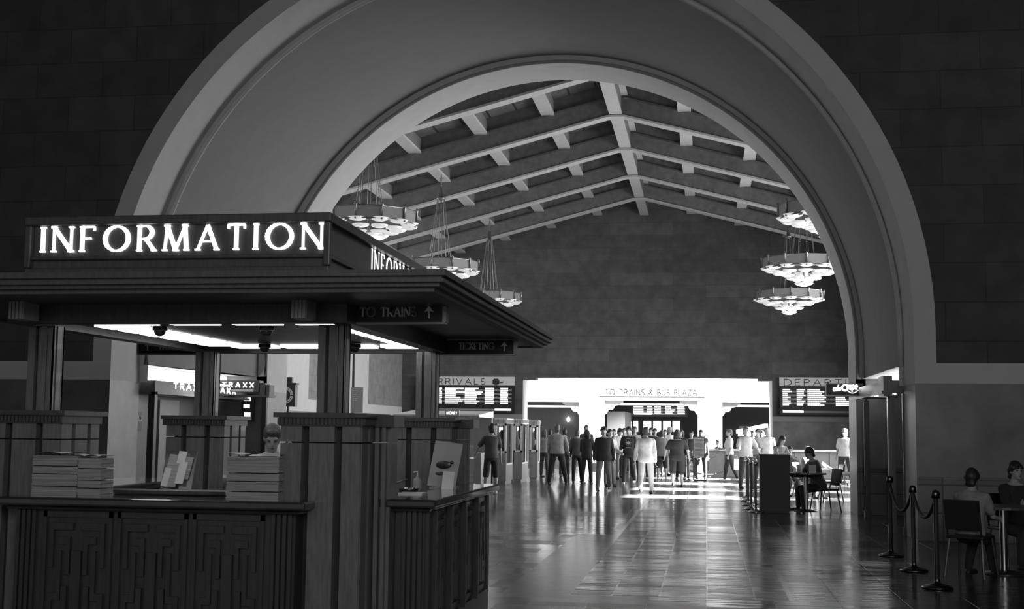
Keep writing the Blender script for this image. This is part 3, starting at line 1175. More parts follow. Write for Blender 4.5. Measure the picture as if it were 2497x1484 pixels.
tag(mb.build('document_tray', wood_dark, bevel=.006), 'flat dark wooden tray lying along the back of the front kiosk counter', 'tray')

# right counter: leaflet holder, sheet stand, pump bottle, folder
t = thing('poster_stand', 'slanted clear stand holding a printed poster on the right kiosk counter', 'stand', (0, 0, CT))
px_ = atY(1085, 1180, 10.9).x
t.location = (px_, 10.9, CT)
Ms = Matrix.Rotation(R(-14), 3, 'X') @ Matrix.Rotation(R(7), 3, 'Y')
mb = MB()
mb.obox((px_ - .01, 10.95, CT + .2), (.125, .006, .2), Ms)
mb.box(px_ - .13, px_ + .11, 10.86, 11.02, CT, CT + .012)
mb.build('holder', grey_panel, t)
mb = MB()
mb.obox((px_ + .0, 10.985, CT + .33), (.09, .004, .055), Ms)
mb.build('poster', paper, t)
mb = MB()
for (ax, az, hw2, hh2) in ((-.02, .2, .07, .035), (-.05, .12, .05, .02), (.05, .22, .02, .012)):
    mb.ball((px_ + ax, 10.93, CT + az), (hw2, .012, hh2), 14, 8)
mb.build('printed_picture', metal_dark, t)
mb = MB()
mb.obox((atY(1092, 1150, 10.7).x, 10.72, CT + .075), (.05, .004, .075), Matrix.Rotation(R(-10), 3, 'X') @ Matrix.Rotation(R(4), 3, 'Y'))
mb.box(atY(1092, 1150, 10.7).x - .05, atY(1092, 1150, 10.7).x + .05, 10.68, 10.76, CT, CT + .005)
tag(mb.build('notice_card', paper), 'white printed card standing in front of the slanted poster stand', 'card')

t = thing('pump_bottle', 'clear pump bottle standing on the right kiosk counter', 'bottle', (atY(1018, 1170, 10.4).x, 10.4, CT))
c = t.location
mb = MB()
mb.smooth = True
mb.lathe([(0, 0), (.035, 0), (.038, .02), (.038, .08), (.028, .10), (.012, .11), (.012, .125)], c, 16)
mb.build('bottle_body', grey_panel, t)
mb = MB()
mb.tube([(c.x, c.y, c.z + .12), (c.x, c.y, c.z + .155), (c.x - .035, c.y, c.z + .15)], .006, 8)
mb.build('pump', paper, t)
t = thing('folder', 'half open pale folder leaning by the near pier on the right kiosk counter', 'folder', (atY(965, 1200, 9.8).x, 9.8, CT))
c = t.location
mb = MB()
mb.obox((c.x - .01, c.y, c.z + .06), (.004, .09, .06), Matrix.Rotation(R(-14), 3, 'Y'))
mb.obox((c.x + .03, c.y - .02, c.z + .095), (.05, .08, .004), Matrix.Rotation(R(-22), 3, 'Y'))
mb.build('cover', paper_grey, t)
mb = MB()
mb.box(c.x + .03, c.x + .22, c.y - .05, c.y + .12, c.z, c.z + .012)
mb.build('papers', paper, t)
t = thing('bead_tray', 'shallow round dish with small shiny bits on the right kiosk counter', 'dish', (atY(1000, 1180, 10.2).x, 10.15, CT))
c = t.location
mb = MB()
mb.smooth = True
mb.lathe([(0, 0), (.07, 0), (.09, .03), (.085, .03), (.065, .008), (0, .008)], c, 18)
mb.build('dish_body', metal_dark, t)
mb = MB()
mb.smooth = True
for k in range(6):
    mb.ball((c.x + .04 * math.cos(k * 2.2), c.y + .04 * math.sin(k * 2.2), c.z + .022), .014, 8, 6)
mb.build('sweets', chrome, t)['kind'] = 'stuff'

# ================================================================== CHANDELIERS
def chandelier(x, y, zt, label, top):
    t = thing('chandelier', label, 'chandelier', (x, y, zt), 0, 'round bronze chandeliers of the hall')
    c = Vector((x, y, zt))
    RR, RH = 1.42, .36
    mb = MB()
    n = 12
    for i in range(n):
        a0, a1 = 2 * math.pi * i / n, 2 * math.pi * (i + 1) / n
        A = (x + RR * math.cos(a0), y + RR * math.sin(a0))
        B = (x + RR * math.cos(a1), y + RR * math.sin(a1))
        mb.add([(A[0], A[1], zt), (B[0], B[1], zt), (B[0], B[1], zt - RH), (A[0], A[1], zt - RH),
                (x + (A[0] - x) * .97, y + (A[1] - y) * .97, zt), (x + (B[0] - x) * .97, y + (B[1] - y) * .97, zt),
                (x + (B[0] - x) * .97, y + (B[1] - y) * .97, zt - RH), (x + (A[0] - x) * .97, y + (A[1] - y) * .97, zt - RH)],
               [(0, 1, 2, 3), (4, 7, 6, 5), (0, 4, 5, 1), (3, 2, 6, 7)])
    mb.build('drum', parch, t)
    mb = MB()
    for zz in (zt, zt - RH):
        ring = [(x + RR * math.cos(2 * math.pi * i / n), y + RR * math.sin(2 * math.pi * i / n), zz) for i in range(n + 1)]
        mb.tube(ring, .022, 6)
    for i in range(n):
        a = 2 * math.pi * i / n
        mb.tube([(x + .42 * math.cos(a), y + .42 * math.sin(a), zt - .05), (x + RR * math.cos(a), y + RR * math.sin(a), zt - .05)], .014, 5)
    mb.tube([(x + .42 * math.cos(2 * math.pi * i / 16), y + .42 * math.sin(2 * math.pi * i / 16), zt) for i in range(17)], .02, 6)
    for rr_, zz_ in ((1.22, -RH + .0), (.86, -RH - .12), (.40, -RH - .32)):
        mb.tube([(x + rr_ * math.cos(2 * math.pi * i / 24), y + rr_ * math.sin(2 * math.pi * i / 24), zt + zz_) for i in range(25)], .03, 6)
    mb.build('rim', bronze, t)
    for i in range(n):
        a = 2 * math.pi * i / n
        px, py = x + (RR + .02) * math.cos(a), y + (RR + .02) * math.sin(a)
        mb = MB()
        mb.smooth = True
        mb.lathe([(0, -RH - .05), (.04, -RH - .03), (.04, -RH + .02), (.028, -RH + .03), (.028, -.03), (.045, -.01), (.045, .02), (.06, .03), (.02, .06), (.035, .085), (0, .11)],
                 (px, py, zt), 8)
        mb.build('baluster', bronze, t)
    # scalloped glass: three tiers of dishes under the drum, lit
    for tier, (rr, zz, cnt, dr) in enumerate(((1.22, -RH - .02, 12, .28), (.86, -RH - .16, 10, .26), (.40, -RH - .36, 6, .22))):
        for i in range(cnt):
            a = 2 * math.pi * (i + .5 * (tier % 2)) / cnt
            mb = MB()
            mb.smooth = True
            mb.lathe([(0, -.05), (dr * .5, -.035), (dr * .85, 0), (dr, .05), (dr * .93, .05), (dr * .8, .01), (0, -.03)],
                     (x + rr * math.cos(a), y + rr * math.sin(a), zt + zz), 12)
            mb.build('glass_dish', lamp_glow, t)
    mb = MB()
    mb.smooth = True
    mb.lathe([(0, -.14), (.12, -.13), (.26, -.08), (.34, -.03), (.30, 0), (0, 0)], (x, y, zt - RH - .48), 16)
    mb.build('bowl', lamp_glow, t)
    for i in range(6):
        a = 2 * math.pi * i / 6 + .3
        mb = MB()
        mb.smooth = True
        mb.ball((x + .27 * math.cos(a), y + .27 * math.sin(a), zt - RH - .36), .095, 10, 8)
        mb.build('bulb', bulb_glow, t)
    mb = MB()
    mb.tube([(x, y, zt - .1), (x, y, zt - RH - .5)], .04, 8)
    mb.build('stem', bronze, t)
    zd = zt + 2.35
    for i in range(8):
        a = 2 * math.pi * (i + .5) / 8
        mb = MB()
        p0, p1 = Vector((x + .42 * math.cos(a), y + .42 * math.sin(a), zt)), Vector((x + .13 * math.cos(a), y + .13 * math.sin(a), zd))
        mb.tube([p0, p1], .011, 6)
        for u in (.28, .62):
            q = p0.lerp(p1, u)
            mb.ball(q, (.032, .032, .014), 8, 4)
        mb.build('rod', bronze, t)
    mb = MB()
    mb.smooth = True
    mb.lathe([(0, -.08), (.06, -.05), (.17, 0), (.17, .03), (.08, .05), (.07, .35), (.04, .42), (0, .42)], (x, y, zd), 14)
    mb.build('canopy_hub', bronze, t)
    mb = MB()
    mb.smooth = True
    z = zd + .4
    k = 0
    while z < top:
        mb.ball((x, y, z + .04), (.02 + .012 * (k % 2), .032 - .012 * (k % 2), .05), 6, 5)
        z += .08
        k += 1
    mb.ball((x, y, min(zd + .75, top - .1)), (.07, .07, .05), 10, 6)
    mb.build('chain', bronze, t)
    l = bpy.data.lights.new('chandelier_light', 'POINT')
    l.energy = 26
    l.shadow_soft_size = .5
    lo_ = bpy.data.objects.new('chandelier_light', l)
    col.objects.link(lo_)
    lo_.location = (x, y, zt - 1.25)


for (x, y, z, lab) in ((-9.78, 35.9, 7.90, 'nearest chandelier of the left row, half hidden by the kiosk sign'), (-9.6, 45.2, 7.66, 'middle chandelier of the left row, seen above the kiosk roof edge'),
                       (-9.42, 54.8, 7.54, 'farthest and smallest chandelier of the left row'), (3.45, 35.9, 7.90, 'nearest chandelier of the right row, cut off by the arch'),
                       (3.40, 45.2, 7.66, 'middle chandelier of the right row, between the cut off one and the lowest one'), (3.5, 54.8, 7.54, 'farthest chandelier of the right row, hanging lowest in view')):
    chandelier(x, y, z, lab, roofz(x) + 1.15)

# ================================================================== TRAIN BOARDS
def board(name, label, x0, x1, y, zt, zb, header, hx0, hx1, cols, seed, hh=.42, txt_h=.30, rows=10, rz1=None):
    rn = random.Random(seed)
    t = thing(name, label, 'sign', ((x0 + x1) / 2, y, zb))
    mb = MB()
    mb.box(x0, x1, y - .22, y, zb, zt - hh)
    mb.build('board', black, t)
    if header:
        mb = MB()
        mb.box(x0, x1, y - .24, y, zt - hh + .03, zt)
        mb.build('header', sign_panel, t)
        mb = MB()
        lettering(mb, header, (hx0, y - .245, zt - hh + .05), (1, 0, 0), (0, 0, 1), txt_h, hx1 - hx0, .032, track=.38, depth=.01)
        if header == 'ARRIVALS':   # locomotive front emblem after the word
            cx, cz = hx1 + .55, zt - hh + .18
            mb.prism([(cx - .17, cz - .1), (cx - .17, cz + .08), (cx - .1, cz + .17), (cx + .1, cz + .17), (cx + .17, cz + .08), (cx + .17, cz - .1), (cx, cz - .16)], .01, 'y', y - .255)
            mb.box(cx + .2, cx + .34, y - .255, y - .245, cz - .05, cz)
            mb.prism([(cx + .3, cz - .02), (cx + .42, cz + .12), (cx + .34, cz + .0)], .01, 'y', y - .255)
        mb.build('lettering', letter_black, t)
    ztop = zt - hh - .10
    rh = (ztop - (zb + (.42 if header else .14))) / rows
    mb = MB()
    for r_ in range(1, rows, 2):
        mb.box(x0 + .12, x1 - .12, y - .226, y - .22, ztop - rh * (r_ + .9), ztop - rh * r_)
    mb.box(x0 + .12, x1 - .12, y - .23, y - .22, zb + .10, zb + .19)
    mb.build('row_stripe', grey_panel, t)
    mb = MB()
    for r_ in range(rows):
        for (c0, c1, full) in cols:
            L = c1 if full else c0 + (c1 - c0) * rn.uniform(.55, 1.1)
            xx = c0
            while xx < L - .02:
                wgl = rn.uniform(.05, .085)
                mb.box(xx, min(xx + wgl, L), y - .236, y - .226, ztop - rh * (r_ + .80), ztop - rh * (r_ + .12))
                xx += wgl + .012
    mb.box(x1 - .95 if x0 < HX and header else x0 + .14, x1 - .14 if x0 < HX and header else x0 + 1.1, y - .24, y - .23, zb + .10, zb + .20)
    o = mb.build('characters', board_glow, t)
    o['kind'] = 'stuff'
    return t


board('arrivals_board', 'arrivals board with lit rows left of the wide opening, partly behind the kiosk', -14.22, -9.3, 61.96, 4.18, 2.42, 'ARRIVALS', -13.55, -10.75,
      [(-14.1, -13.6, 1), (-13.4, -12.9, 1), (-12.75, -11.8, 0), (-11.95 + .2, -10.9, 0), (-10.75, -10.3, 1), (-9.98, -9.6, 1)], 11, hh=.44, rows=9)
board('departures_board', 'departures board with lit rows right of the wide opening, cut by the arch', 3.46, 8.9, 61.96, 4.21, 2.44, 'DEPARTURES', 3.68, 8.1,
      [(3.6, 4.0, 0), (4.25, 4.62, 0), (4.75, 5.7, 0), (6.05, 6.75, 0), (7.0, 7.4, 1), (7.8, 8.2, 1)], 5, hh=.44, rows=9)
# small board hanging in the middle doorway and the bright doors behind it
board('concourse_board', 'small departures board hanging in the middle doorway', -4.05, -1.0, 70.5, 3.08, 2.40, '', 0, 0,
      [(-3.95, -3.4, 1), (-3.2, -2.9, 1), (-2.8, -2.45, 1), (-2.2, -1.7, 0), (-1.55, -1.15, 1)], 9, hh=.0, rows=5)
mb = MB()
for x in (-3.8, -1.3):
    mb.tube([(x, 70.4, 3.0), (x, 70.4, 3.6)], .02, 6)
mb.build('hanger', metal_dark, bpy.data.objects['concourse_board'])
# bright doorway panes and posters deep in the concourse
t = thing('glass_doors', 'row of bright glazed doors deep behind the middle doorway', 'doors', (-2.6, 76, 0))
xs = [(1545, 1556), (1569, 1588), (1593, 1612), (1617, 1636), (1640, 1658)]
for a, b in xs:
    pa, pb = atY(a, 1026, 76), atY(b, 1052, 76)
    mb = MB()
    mb.box(pa.x, pb.x, 75.98, 76.02, pb.z, pa.z)
    mb.build('pane', bright_win, t)
mb = MB()
pa, pb = atY(1540, 1022, 76), atY(1664, 1052, 76)
mb.box(pa.x, pb.x, 76.02, 76.08, 0, pa.z + .1)
mb.build('door_frame', metal_dark, t)
mb = MB()
pa, pb = atY(1515, 1027, 75.8), atY(1540, 1060, 75.8)
mb.box(pa.x, pb.x, 76.4, 76.5, 0.0, pa.z)
tag(mb.build('display_poster', bright_win), 'bright poster left of the glazed doors in the middle doorway', 'poster')
# counter canopy with a slanting tube light behind the right doorway
t = thing('service_counter', 'shop counter under a slanting tube light behind the right doorway', 'counter', (4.5, 73, 0))
pa, pb = atY(1800, 1052, 72), atY(1868, 1037, 76)
mb = MB()
mb.obox((pa + pb) / 2, ((pb - pa).length / 2, .12, .10), (pb - pa).to_track_quat('X', 'Z'))
mb.build('tube_light', bright_win, t)
mb = MB()
q = atY(1800, 1060, 77)
mb.box(q.x, 8.8, 77.2, 77.5, 1.35, 1.62)
mb.build('lit_shelf', bright_win, t)
mb = MB()
mb.box(q.x, 8.8, 77.1, 77.5, 0, 1.35)
mb.build('body', metal_dark, t)
mb = MB()
mb.box(atY(1805, 1036, 74).x, 8.5, 76.5, 77.5, 1.7, 1.95)
mb.build('fascia', grey_panel, t)
mb = MB()
mb.box(-14, -6.9, 69.6, 69.8, 2.85, 2.95)
tag(mb.build('ceiling_tube', bright_win), 'long fluorescent tube inside the left doorway', 'light')
mb = MB()
mb.box(-5.1, -.7, 69.6, 69.8, 3.0, 3.10)
tag(mb.build('ceiling_tube', bright_win), 'long fluorescent tube inside the middle doorway above the small board', 'light')
mb = MB()
mb.box(1.3, 8.6, 69.6, 69.8, 2.95, 3.05)
tag(mb.build('ceiling_tube', bright_win), 'long fluorescent tube inside the right doorway', 'light')
for o_ in (o for o in list(scene.objects) if o.name.startswith('ceiling_tube')):
    zt_ = max(v.co.z for v in o_.data.vertices)
    xs_ = [v.co.x for v in o_.data.vertices]
    mb = MB()
    for x in (min(xs_) + .4, max(xs_) - .4):
        mb.tube([(x, 69.7, zt_ - .01), (x, 69.7, 3.6)], .02, 6)
    mb.build('hanger', metal_dark, o_)
q = atY(1385, 1022, 73.6)
t = thing('wall_lamp', 'small lit lamp in the dark behind the left doorway', 'lamp', (q.x, 73.9, q.z))
mb = MB()
mb.smooth = True
mb.ball((q.x, 73.8, q.z), (.10, .10, .16), 10, 8)
mb.build('shade', bulb_glow, t)
mb = MB()
mb.tube([(q.x, 73.8, q.z - .12), (q.x, 74.0, q.z - .2)], .03, 6)
mb.build('bracket', bronze, t)

# ================================================================== DISPLAY BOOTHS ON THE LEFT OF THE HALL
def booth(label, Y, wx0, wx1, depth, busy, ztop=1.93):
    """glazed display bay: base panel, framed window to the camera, framed dark opening on its right side"""
    X0, X1 = atY(wx0, 1100, Y).x, atY(wx1, 1100, Y).x
    t = thing('display_booth', label, 'booth', ((X0 + X1) / 2, Y, 0), 0, 'grey display booths stepping back along the left')
    zb = .90
    mb = MB()
    mb.box(X0, X1, Y, Y + depth, .10, .56)
    mb.box(X0, X1, Y, Y + .1, .56, zb)
    mb.box(X0, X1 - .25, Y, Y + depth, .56, zb)
    mb.box(X0 + .03, X1 - .03, Y + .03, Y + depth, 0, .10)
    mb.build('base', grey_panel, t)
    mb = MB()
    mb.box(X0 - .02, X1 + .02, Y - .02, Y + depth, ztop - .15, ztop)
    mb.build('cornice', white_paint, t)
    mb = MB()
    n = int((X1 - X0) / .045)
    for i in range(n):
        a = X0 + (X1 - X0) * i / n
        mb.box(a, a + .02, Y - .03, Y - .02, ztop - .13, ztop - .03)
    for i in range(30):
        a = Y + depth * i / 30
        mb.box(X1 + .02, X1 + .03, a, a + .02, ztop - .13, ztop - .03)
    mb.build('cornice_stripe', grey_panel, t)
    fr = MB()
    z0, z1 = zb + .02, ztop - .16
    fw = .05
    fr.box(X0, X0 + fw, Y - .02, Y + .05, z0, z1)
    fr.box(X1 - fw, X1, Y - .02, Y + .05, z0, z1)
    fr.box(X0, X1, Y - .02, Y + .05, z0, z0 + fw)
    fr.box(X0, X1, Y - .02, Y + .05, z1 - fw, z1)
    fo = fr.build('window_frame', white_paint, t)
    mb = MB()
    mb.box(X0 + fw, X1 - fw, Y + .3, Y + .32, z0, z1)
    mb.build('display_back', grey_panel if busy else paper, fo)
    mb = MB()
    mb.box(X0 + .08, X1 - .08, Y + .22, Y + .25, z1 - .24, z1 - .09)
    mb.build('label_card', board_glow, fo)
    mb = MB()
    cx, cz = (X0 + X1) / 2, (z0 + z1) / 2
    mb.smooth = True
    mb.lathe([(0, -.32), (.07, -.3), (.10, -.1), (.08, .05), (.05, .12), (.06, .18), (.03, .26), (0, .27)], (cx, Y + .18, cz - .02), 12)
    mb.build('exhibit', metal_dark if busy else grey_panel, fo)
    mb = MB()
    mb.box(X1 - .12, X1 - .08, Y + .1, Y + depth, .56, z1)
    mb.build('opening', glass_dark, t)
    mb = MB()
    mb.box(X1 - .05, X1 + .01, Y + depth - .10, Y + depth, .56, z1)
    mb.box(X1 - .05, X1 + .01, Y + .08, Y + depth, .56, .61)
    mb.build('opening_frame', white_paint, t)
    return t


booth('nearest grey display booth, picture window beside a dark opening', 37.2, 1207, 1234, 1.3, True)
booth('middle grey display booth with bright cards in its window', 38.6, 1252, 1273, 1.3, False)
booth('farthest grey display booth, narrow window with a pale drape', 40.2, 1291, 1311, .5, False, 1.9)
# ticket counter with a slanted white canopy behind the kiosk
t = thing('ticket_booth', 'long white topped ticket booth seen between the kiosk piers', 'booth', (-7.5, 36, 0))
xa, xb = atY(962, 1050, 34.5).x, atY(1172, 1050, 34.5).x
mb = MB()
mb.box(xa, xa + .3, 34.5, 36.5, 0, 1.95)
mb.box(xa, xb, 34.6, 36.5, 0, .95)
mb.box(xa, xb, 36.3, 36.5, 0, 1.95)
mb.build('base', grey_panel, t)
mb = MB()
mb.prism([(34.3, 1.93), (36.6, 1.93), (36.6, 2.13), (34.3, 2.0)], xb - xa, 'x', xa)
mb.build('canopy', white_paint, t)
mb = MB()
n = 90
for i in range(n):
    a = xa + (xb - xa) * i / n
    mb.box(a, a + .018, 34.28, 34.3, 1.88, 1.96)
mb.build('cornice_stripe', grey_panel, t)
mb = MB()
pa, pb = atY(980, 1027, 34.9), atY(1000, 1071, 34.9)
mb.box(pa.x, pb.x, 34.9, 34.93, pb.z, pa.z)
mb.build('lit_poster', board_glow, t)
mb = MB()
pa, pb = atY(1086, 1000, 34.2), atY(1120, 1014, 34.2)
mb.box(pa.x, pb.x, 34.15, 34.25, pb.z, pa.z)
so = mb.build('money_sign', grey_panel, t)
mb = MB()
lettering(mb, 'MONEY', (pa.x + .05, 34.14, pb.z + .05), (1, 0, 0), (0, 0, 1), .07, pb.x - pa.x - .1, .014, track=.3)
mb.build('lettering', board_glow, so)

# clock on its post, and the banner
p0, p1 = atY(672, 935, 40), atY(719, 991, 40)
t = thing('post_clock', 'square dark clock with a pale ring dial on a post, left of the near pier', 'clock', ((p0.x + p1.x) / 2, 40.1, 0))
cx, cz = (p0.x + p1.x) / 2, (p0.z + p1.z) / 2
hw = (p1.x - p0.x) / 2
hz = (p0.z - p1.z) / 2
mb = MB()
mb.box(cx - hw, cx + hw, 40, 40.25, p1.z, p0.z)
mb.box(cx - hw - .04, cx + hw + .04, 39.97, 40.28, p0.z - .03, p0.z + .03)
mb.box(cx - .12, cx + .2, 40.05, 40.2, p0.z + .03, p0.z + .22)
mb.build('case', metal_dark, t, bevel=.01)
mb = MB()
mb.prism(arc(cx, cz, .27, .27, 0, 352, 40) + arc(cx, cz, .18, .18, 352, 0, 40), .02, 'y', 39.97)
mb.build('dial_ring', paper, t)
mb = MB()
for k in range(12):
    a = R(30 * k)
    mb.ball((cx + .225 * math.cos(a), 39.965, cz + .225 * math.sin(a)), (.02, .01, .02), 8, 5)
mb.build('hour_marks', black, t)
mb = MB()
mb.box(cx - .1, cx - .04, 40.08, 40.16, 0.02, p1.z)
mb.box(cx + .04, cx + .1, 40.08, 40.16, 0.02, p1.z)
mb.box(cx - .25, cx + .25, 39.95, 40.3, 0, .08)
mb.build('post', metal_dark, t)
p0, p1 = atY(856, 944, 45), atY(884, 1006, 45)
t = thing('banner_stand', 'grey notice panel on a tall dark pole beyond the near kiosk column', 'sign', ((p0.x + p1.x) / 2, 45, 0))
mb = MB()
mb.box(p0.x, p1.x, 45, 45.05, p1.z, p0.z)
mb.build('panel', grey_panel, t)
mb = MB()
for k in range(6):
    z = p0.z - .12 - .07 * k
    mb.box(p0.x + .05, p0.x + .28 - .03 * (k % 3), 44.985, 45, z - .02, z)
mb.build('text_lines', paper, t)
mb = MB()
mb.tube([(p0.x + .06, 45.08, 0), (p0.x + .06, 45.08, atY(860, 850, 45).z)], .05, 8)
mb.box(p0.x - .2, p0.x + .3, 44.9, 45.25, 0, .04)
mb.build('pole', metal_dark, t)

# ================================================================== SHOP FRONTS IN THE PASSAGE
def posts(t, spec):
    for (px, Y, r_) in spec:
        x = atY(px, 1000, Y).x
        mb = MB()
        mb.box(x - r_, x + r_, Y - r_, Y + r_, 0, 2.24)
        mb.box(x - r_ - .02, x + r_ + .02, Y - r_ - .02, Y + r_ + .02, 0, .12)
        mb.box(x - r_ * .4, x + r_ * .4, Y - r_ - .012, Y - r_, .12, 2.3)
        mb.build('post', metal_dark, t)


t = thing('restaurant_storefront', 'dark restaurant front with lettered canopy in the left side of the passage', 'shop front', (-9.9, 23.5, 0))
posts(t, ((372, 21.45, .06), (645, 25.8, .05)))
XC = -9.62
mb = MB()
mb.box(XC - .55, XC + .02, 21.25, 25.9, 2.16, 2.40)
mb.box(XC - .05, XC + .07, 21.25, 25.9, 2.16, 2.20)
mb.build('canopy', wood_dark, t)
mb = MB()
lettering(mb, 'TRAXX', (XC + .03, 22.0, 2.27), (0, 1, 0), (0, 0, 1), .11, 1.4, .03, track=.4)
lettering(mb, 'TRAXX', (XC + .03, 23.7, 2.27), (0, 1, 0), (0, 0, 1), .11, 1.4, .03, track=.4)
mb.build('canopy_lettering', letter_glow, t)
pa, pb = atY(525, 927, 25), atY(636, 956, 25)
mb = MB()
mb.box(pa.x, pb.x, 24.9, 25.15, pb.z, pa.z)
mb.box(pb.x, pb.x + .12, 24.92, 25.2, pb.z - .06, pa.z - .05)
mb.box(pb.x + .12, pb.x + .2, 24.95, 25.25, pb.z - .06, pa.z - .09)
mb.box(pa.x, pb.x + .22, 24.88, 25.3, pb.z - .10, pb.z - .06)
so = mb.build('projecting_sign', wood_dark, t)
la, lb = atY(543, 944, 24.9), atY(619, 932, 24.9)
mb = MB()
lettering(mb, 'TRAXX', (la.x, 24.895, la.z), (1, 0, 0), (0, 0, 1), lb.z - la.z, lb.x - la.x, .024, track=.55)
mb.build('lettering', letter_glow, so)
mb = MB()
mb.box(la.x - .1, lb.x, 24.88, 24.9, la.z - .085, la.z - .04)
mb.build('light_bar', sign_panel, so)
mb = MB()
mb.box(XC - .75, XC - .70, 21.2, 25.95, 0, 2.2)
mb.build('shop_wall', wood_dark, t)
mb = MB()
mb.box(XC - .70, XC - .66, 23.0, 23.9, .0, 2.1)
mb.build('door_leaf', grey_panel, t)
mb = MB()
mb.box(XC - .70, XC - .67, 21.9, 22.25, 1.5, 1.86)
so = mb.build('window_sign', black, t)
mb = MB()
lettering(mb, 'TRAXX', (XC - .665, 21.93, 1.68), (0, 1, 0), (0, 0, 1), .12, .29, .014, track=.5)
mb.build('lettering', letter_dim, so)
pa, pb = atY(597, 960, 25.9), atY(612, 1020, 25.9)
mb = MB()
mb.box(pa.x - .04, pb.x + .05, 25.86, 25.92, pb.z - .05, pa.z)
so = mb.build('menu_case', black, t)
mb = MB()
mb.box(pa.x, pb.x, 25.84, 25.86, pa.z - .15, pa.z - .06)
mb.box(pa.x, pb.x - .02, 25.84, 25.86, pa.z - .30, pa.z - .22)
mb.box(pa.x + .02, pb.x, 25.84, 25.86, pb.z + .02, pb.z + .13)
mb.build('menu_sheets', board_glow, so)
mb = MB()
mb.box(XC - .5, XC - .02, 21.15, 25.95, 2.42, 2.45)
mb.box(XC - .54, XC - .5, 21.15, 25.95, 2.42, 2.66)
mb.build('cove_light', strip_glow, t)

t = thing('cafe_storefront', 'dark cafe front with a lit script sign in the right side of the passage', 'shop front', (3.3, 23.5, 0))
posts(t, ((2112, 25.6, .05), (2172, 21.6, .055), (2207, 21.15, .045)))
XD = 3.08
mb = MB()
mb.box(XD - .22, XD + .4, 21.32, 25.3, 2.26, 2.46)
mb.box(XD - .26, XD - .2, 21.34, 25.31, 2.241, 2.29)
mb.box(XD - .24, XD - .1, 21.28, 21.9, 2.2, 2.53)
mb.build('canopy', wood_dark, t)
for y in (21.7, 22.8):
    mb = MB()
    mb.box(XD - .18, XD + .0, y - .12, y + .12, 2.235, 2.26)
    mb.build('downlight', bulb_glow, t)
pa, pb = atY(2015, 934, 24.9), atY(2106, 964, 24.9)
mb = MB()
mb.box(pa.x, pb.x, 24.9, 25.1, pb.z, pa.z)
so = mb.build('projecting_sign', black, t)
mb = MB()
mb.box(pa.x, pb.x, 24.88, 25.12, pb.z - .012, pb.z)
mb.build('sign_trim', white_paint, so)
la, lb = atY(2032, 953, 24.9), atY(2050, 946, 24.9)
mb = MB()
lettering(mb, 'cafe', (la.x, 24.89, la.z), (1, 0, .06), (0, 0, 1), .11, lb.x - la.x, .022, track=.12)
la, lb = atY(2053, 952, 24.9), atY(2090, 940, 24.9)
lettering(mb, 'C', (la.x, 24.89, la.z), (1, 0, .04), (0, 0, 1), .105, .10, .034, track=.12)
lettering(mb, 'repe', (la.x + .10, 24.89, la.z + .02), (1, 0, .04), (0, 0, 1), .15, lb.x - la.x - .10, .028, track=.12)
mb.tube([(la.x + .10 + .2 * u, 24.885, la.z + .0 - .05 * math.sin(math.pi * u) + .01 * u) for u in [i / 8 for i in range(9)]], .010, 6)
mb.build('lettering', letter_glow, so)
mb = MB()
mb.box(XD + .03, XD + .3, 21.15, 25.9, 2.48, 2.51)
mb.box(XD + .3, XD + .34, 21.15, 25.9, 2.48, 2.66)
mb.build('cove_light', strip_glow, t)
mb = MB()
mb.box(XD + .95, XD + 1.0, 21.3, 25.9, 0, 2.4)
mb.build('shop_wall', travertine_light, t)

for nm, lx in (('cafe_downlight', XD - .12), ('restaurant_downlight', XC + .12)):  # added fill lights that brighten the passage sides
    l_ = bpy.data.lights.new(nm, 'POINT')
    l_.energy = 9
    l_.shadow_soft_size = .3
    o_ = bpy.data.objects.new(nm, l_)
    col.objects.link(o_)
    o_.location = (lx, 23.0, 2.12)
# ================================================================== QUEUE POSTS, ROPES, FURNITURE
def stanchion(x, y, label, h=1.0, group=None, rz=0, m1=None, m2=None):
    t = thing('queue_post', label, 'post', (x, y, 0), rz, group)
    mb = MB()
    mb.smooth = True
    mb.lathe([(0, 0), (.16, 0), (.165, .015), (.12, .035), (.04, .055), (.028, .08), (.028, .1)], (0, 0, 0), 16)
    mb.build('base', m1 or chrome, t, local=True)
    mb = MB()
    mb.tube([(0, 0, .06), (0, 0, h - .05)], .026, 10)
    mb.build('post', m2 or bronze, t, local=True)
    mb = MB()
    mb.smooth = True
    mb.lathe([(.026, 0), (.045, .0), (.045, .06), (.03, .08), (0, .09)], (0, 0, h - .09), 12)
    mb.build('post_cap', m1 or chrome, t, local=True)
    return t


def rope(name, a, b, sag, label, m_, r_=.018, n=12):
    mb = MB()
    mb.smooth = True
    a, b = Vector(a), Vector(b)
    mb.tube([a.lerp(b, i / n) - Vector((0, 0, sag * 4 * (i / n) * (1 - i / n))) for i in range(n + 1)], r_, 8)
    return tag(mb.build(name, m_, org=a), label, 'rope')


post_gloom = mat('tarnished_metal', 0.12, 0.3, metal=1.0)  # foreground gloom painted into the metal of the nearest posts
